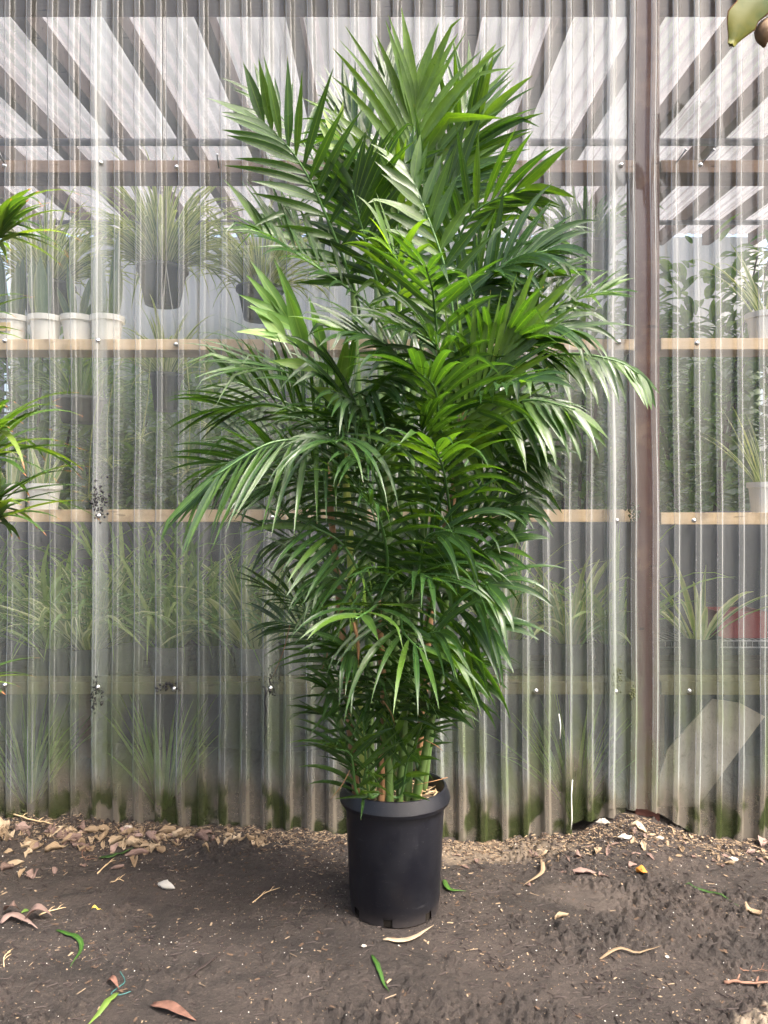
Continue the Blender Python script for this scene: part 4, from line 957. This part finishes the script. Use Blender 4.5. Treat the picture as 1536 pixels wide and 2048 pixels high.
flat_leaf('dry_leaf', 'big pinkish curled leaf at the foot of the far right panels', 'dry leaf', 1528, 1690, .07, .034, M_mauve, .9, .95, 1.2)
flat_leaf('dry_leaf', 'crumpled tan leaf on the heap below the lifted panel', 'dry leaf', 1195, 1705, .05, .024, M_tan, 1.2, .6, 1.3)
flat_leaf('dry_leaf', 'small lime leaf chip beside the mauve leaf base', 'leaf', 50, 1824, .018, .014, M_gcut, .5, .95, .4)
r = random.Random(17)
PL = 'pale dry leaf scrap in the litter at the foot of the left panels'
for i in range(135):
    px = r.uniform(-20, 330) if i < 95 else r.uniform(250, 560); k = max(0, 1-px/420); py = 1652+px*.035+abs(r.gauss(0, 38))*(.35+.9*k)
    mt = r.choice((M_tan, M_tan, M_mauve)); flat_leaf('dry_leaf', PL, 'dry leaf', px, py, r.uniform(.015, .06), r.uniform(.010, .032), mt, r.uniform(0, 6.28), r.uniform(.05, 1), r.uniform(.3, 1.6), 'dry leaf scraps along the left panels')
PR = 'dry leaf scrap in the litter at the foot of the panels right of the pot'
for i in range(60):
    px = r.uniform(900, 1545); py = (1700 if px < 1140 else 1668 if px < 1400 else 1695)+abs(r.gauss(0, 22)); mt = r.choice((M_tan, M_tan, M_mauve, M_mauve))
    flat_leaf('dry_leaf', PR, 'dry leaf', px, py, r.uniform(.010, .034), r.uniform(.007, .017), mt, r.uniform(0, 6.28), r.uniform(0, .75), r.uniform(.3, 1.3), 'dry leaf scraps right of the pot')
def twig(label, pxs, rad, mat=M_twig, lift=.004):
    c = curve([ground_px(*q) for q in pxs], 10); c = [V((q.x, q.y, gz(q.x, q.y)+rad+lift*math.sin(i/9*math.pi))) for i, q in enumerate(c)]; b = MB(); b.tube(c, [rad*(1-.5*i/9)*(1+.15*math.sin(i*2.7)) for i in range(10)], 7)
    for k in (3, 6): b.tube([c[k], c[k]+V((.006, .005, .006)), c[k]+V((.012, .012, .008))], [rad*.6, rad*.5, rad*.2], 5)
    return tag(b.build('twig', mat, None, c[5]), label, 'twig')
twig('stout brown twig at the edge of the bare soil on the right', [(1448, 1968), (1490, 1971), (1560, 1972)], .0038)
twig('pale twig leaning along the left panels above the leaf litter', [(16, 1630), (60, 1645), (112, 1652)], .0028, M_straw, .006)
twig('thin straight tan twig beside the pinkish dry leaf', [(78, 1832), (105, 1825), (132, 1816)], .0018, M_straw)
twig('short pale stick on the dark soil under the left panels', [(195, 1748), (212, 1735), (230, 1722)], .0018, M_straw)
twig('thin bent brown stem looping in the left litter', [(190, 1690), (165, 1705), (170, 1722), (195, 1718)], .0016)
twig('long pale straw on the soil between the silvery leaf and the pot', [(505, 1806), (530, 1790), (560, 1776)], .0013, M_straw)
twig('fine dark stem lying right of the twisted tan blade', [(1480, 1940), (1510, 1946), (1550, 1955)], .0014)
twig('yellowish bent stem near the hook shaped green leaflet', [(20, 1905), (8, 1920), (8, 1935)], .0018, M_straw)
twig('short tan stick lying flat left of the silvery leaf', [(220, 1766), (234, 1764), (248, 1763)], .0013, M_straw)
for (px, py, s_, lab) in ((1205, 1645, .026, 'white crumbly scrap under the lifted panel edge'), (1250, 1676, .022, 'white lump on the soil heap below the brown post'), (1320, 1678, .016, 'small white lump right of the brown post'), (257, 1657, .016, 'white chip wedged against the left panels'), (1465, 1720, .016, 'pale chip on the dark soil at the right'), (728, 1894, .008, 'white perlite pebble in front of the pot'), (1334, 1916, .007, 'white pebble beside the twisted tan blade')):
    p = ground_px(px, py); rr = random.Random(px); b = MB(); k = 10; rings = []
    for i in range(5):
        ph = math.pi*(i+.5)/5; rings.append([b.vert(p+V((s_*math.sin(ph)*math.cos(a)*rr.uniform(.35, 1.2), s_*.6*math.sin(ph)*math.sin(a)*rr.uniform(.35, 1.2), s_*.4*math.cos(ph)*rr.uniform(.5, 1.3)+.003))) for a in (2*math.pi*j/k for j in range(k))])
    for i in range(4):
        for j in range(k): b.f.append((rings[i][j], rings[i+1][j], rings[i+1][(j+1) % k], rings[i][(j+1) % k]))
    b.f.append(tuple(rings[0])); b.f.append(tuple(reversed(rings[-1]))); tag(b.build('white_lump', M_pale, None, p, False), lab, 'debris')
b = MB(); M_teal = plain('teal_thread', (.03, .10, .095), .6, .3, .2)
c = curve([ground_px(*q) for q in ((240, 1945), (250, 1965), (235, 1978), (222, 1990), (240, 1992), (262, 1985))], 16); b.tube([q+V((0, 0, .0025)) for q in c], .0011, 5); tag(b.build('thread', M_teal, None, c[8]), 'frayed teal thread lying on the soil', 'thread')

# fine litter nobody could count
R = np.random.default_rng(4)
def scatter(name, label, cat, n, mat, kind, wall_bias, smin, smax, dens=None):
    X = R.uniform(-1.35, 1.35, n*4); Y = np.where(R.random(n*4) < wall_bias, 2.475-np.abs(R.normal(0, .085, n*4)), R.uniform(1.45, 2.47, n*4))
    keep = (np.hypot(X-.028, Y-1.98) > .12)
    if dens is not None: keep &= R.random(n*4) < dens(X, Y)
    X = X[keep][:n]; Y = Y[keep][:n]; Z = hmap(X, Y); n = len(X); b = MB(); sm = False
    S = smin+(smax-smin)*R.random(n)**2.2; A = R.uniform(0, 6.283, n); Tt = R.uniform(-.5, .5, n); J = R.uniform(.6, 1.4, (n, 8))
    for i in range(n):
        x, y, z, s_, ca, sa = X[i], Y[i], Z[i], S[i], math.cos(A[i]), math.sin(A[i])
        i0 = len(b.v); j = J[i]
        if kind == 'chip':
            for q, (u, v_) in enumerate(((-1, -.35), (1, -.3), (.9, .35), (-.8, .3))): b.vert((x+(u*ca-v_*sa)*s_*j[q], y+(u*sa+v_*ca)*s_*j[q], z+.0012+.25*s_*Tt[i]*u+.25*s_*abs(Tt[i])), .5)
            b.vert((x, y, z-.001+.25*s_*abs(Tt[i])), .5); b.f += [(i0, i0+1, i0+2, i0+3), (i0+1, i0, i0+4), (i0+2, i0+1, i0+4), (i0+3, i0+2, i0+4), (i0, i0+3, i0+4)]
        elif kind == 'straw':
            w_ = .0009; L = s_
            for u in (-1, 1):
                for (v_, h_) in ((-w_, 0), (w_, 0), (0, w_*1.8)): b.vert((x+u*L*ca-v_*sa, y+u*L*sa+v_*ca, z+.001+h_+abs(Tt[i])*L*.25*(u+1)))
            b.f += [(i0, i0+1, i0+4, i0+3), (i0+1, i0+2, i0+5, i0+4), (i0+2, i0, i0+3, i0+5)]
        else:
            for q, v_ in enumerate(((1, 0, 0), (-1, 0, 0), (0, 1, 0), (0, -1, 0), (0, 0, .8), (0, 0, -.8))): b.vert((x+(v_[0]*ca-v_[1]*sa)*s_*j[q], y+(v_[0]*sa+v_[1]*ca)*s_*j[q], z+s_*.25+v_[2]*s_*j[q]))
            for f in ((0, 2, 4), (2, 1, 4), (1, 3, 4), (3, 0, 4), (2, 0, 5), (1, 2, 5), (3, 1, 5), (0, 3, 5)): b.f.append(tuple(i0+q for q in f))
    o = b.build(name, mat, None, None, kind == 'clod'); return stuff(tag(o, label, cat))
M_chip_t = plain('tan_litter', (.24, .18, .12), .85, .15, .5, 45); M_chip_b = plain('brown_litter', (.075, .05, .034), .85, .15, .5, 45); M_clod = plain('dark_soil_clod', (.03, .0235, .02), .9, .2, .4, 90, 0, .8)
M_perl = plain('perlite', (.50, .48, .44), .85, .2, .15)
pd = lambda X, Y: np.clip(fbm(X*5, Y*5, 3, 51)*2-.35, .08, 1)
sandy = lambda X, Y: np.exp(-(((X-.30)/.3)**2+((Y-2.36)/.12)**2))+.05+.25*(Y > 2.36)
scatter('leaf_crumbs', 'tan crumbled leaf bits strewn over the soil along the wall', 'litter', 3800, M_chip_t, 'chip', .92, .001, .008)
scatter('soil_crumbs', 'tiny pale crumbs sprinkled over the trodden soil', 'litter', 3200, M_chip_t, 'chip', .1, .0006, .0034, pd)
scatter('bark_crumbs', 'brown crumbled bark bits strewn over the soil', 'litter', 4200, M_chip_b, 'chip', .7, .001, .009)
M_strawg = plain('weathered_straw', (.15, .115, .08), .85, .15, .7, 25)
scatter('straw_bits', 'fine straw bits strewn over the soil', 'litter', 1500, M_strawg, 'straw', .9, .002, .014)
scatter('dark_fibres', 'fine dark root fibres on the trodden soil', 'litter', 3200, M_dark, 'straw', .1, .003, .014, pd)
scatter('perlite_grains', 'white perlite grains sprinkled over the soil', 'perlite', 1700, M_perl, 'clod', .45, .0006, .0021, pd)
scatter('sand_grains', 'pale grit spilled on the soil right of the pot', 'grit', 2600, M_chip_t, 'clod', .4, .0008, .003, sandy)
scatter('soil_clods', 'dark soil clods along the wall and on the trodden ground', 'soil clods', 3000, M_clod, 'clod', .6, .001, .0055, lambda X, Y: np.clip(clodmask(X, Y)+.6*(Y > 2.3), .06, 1))
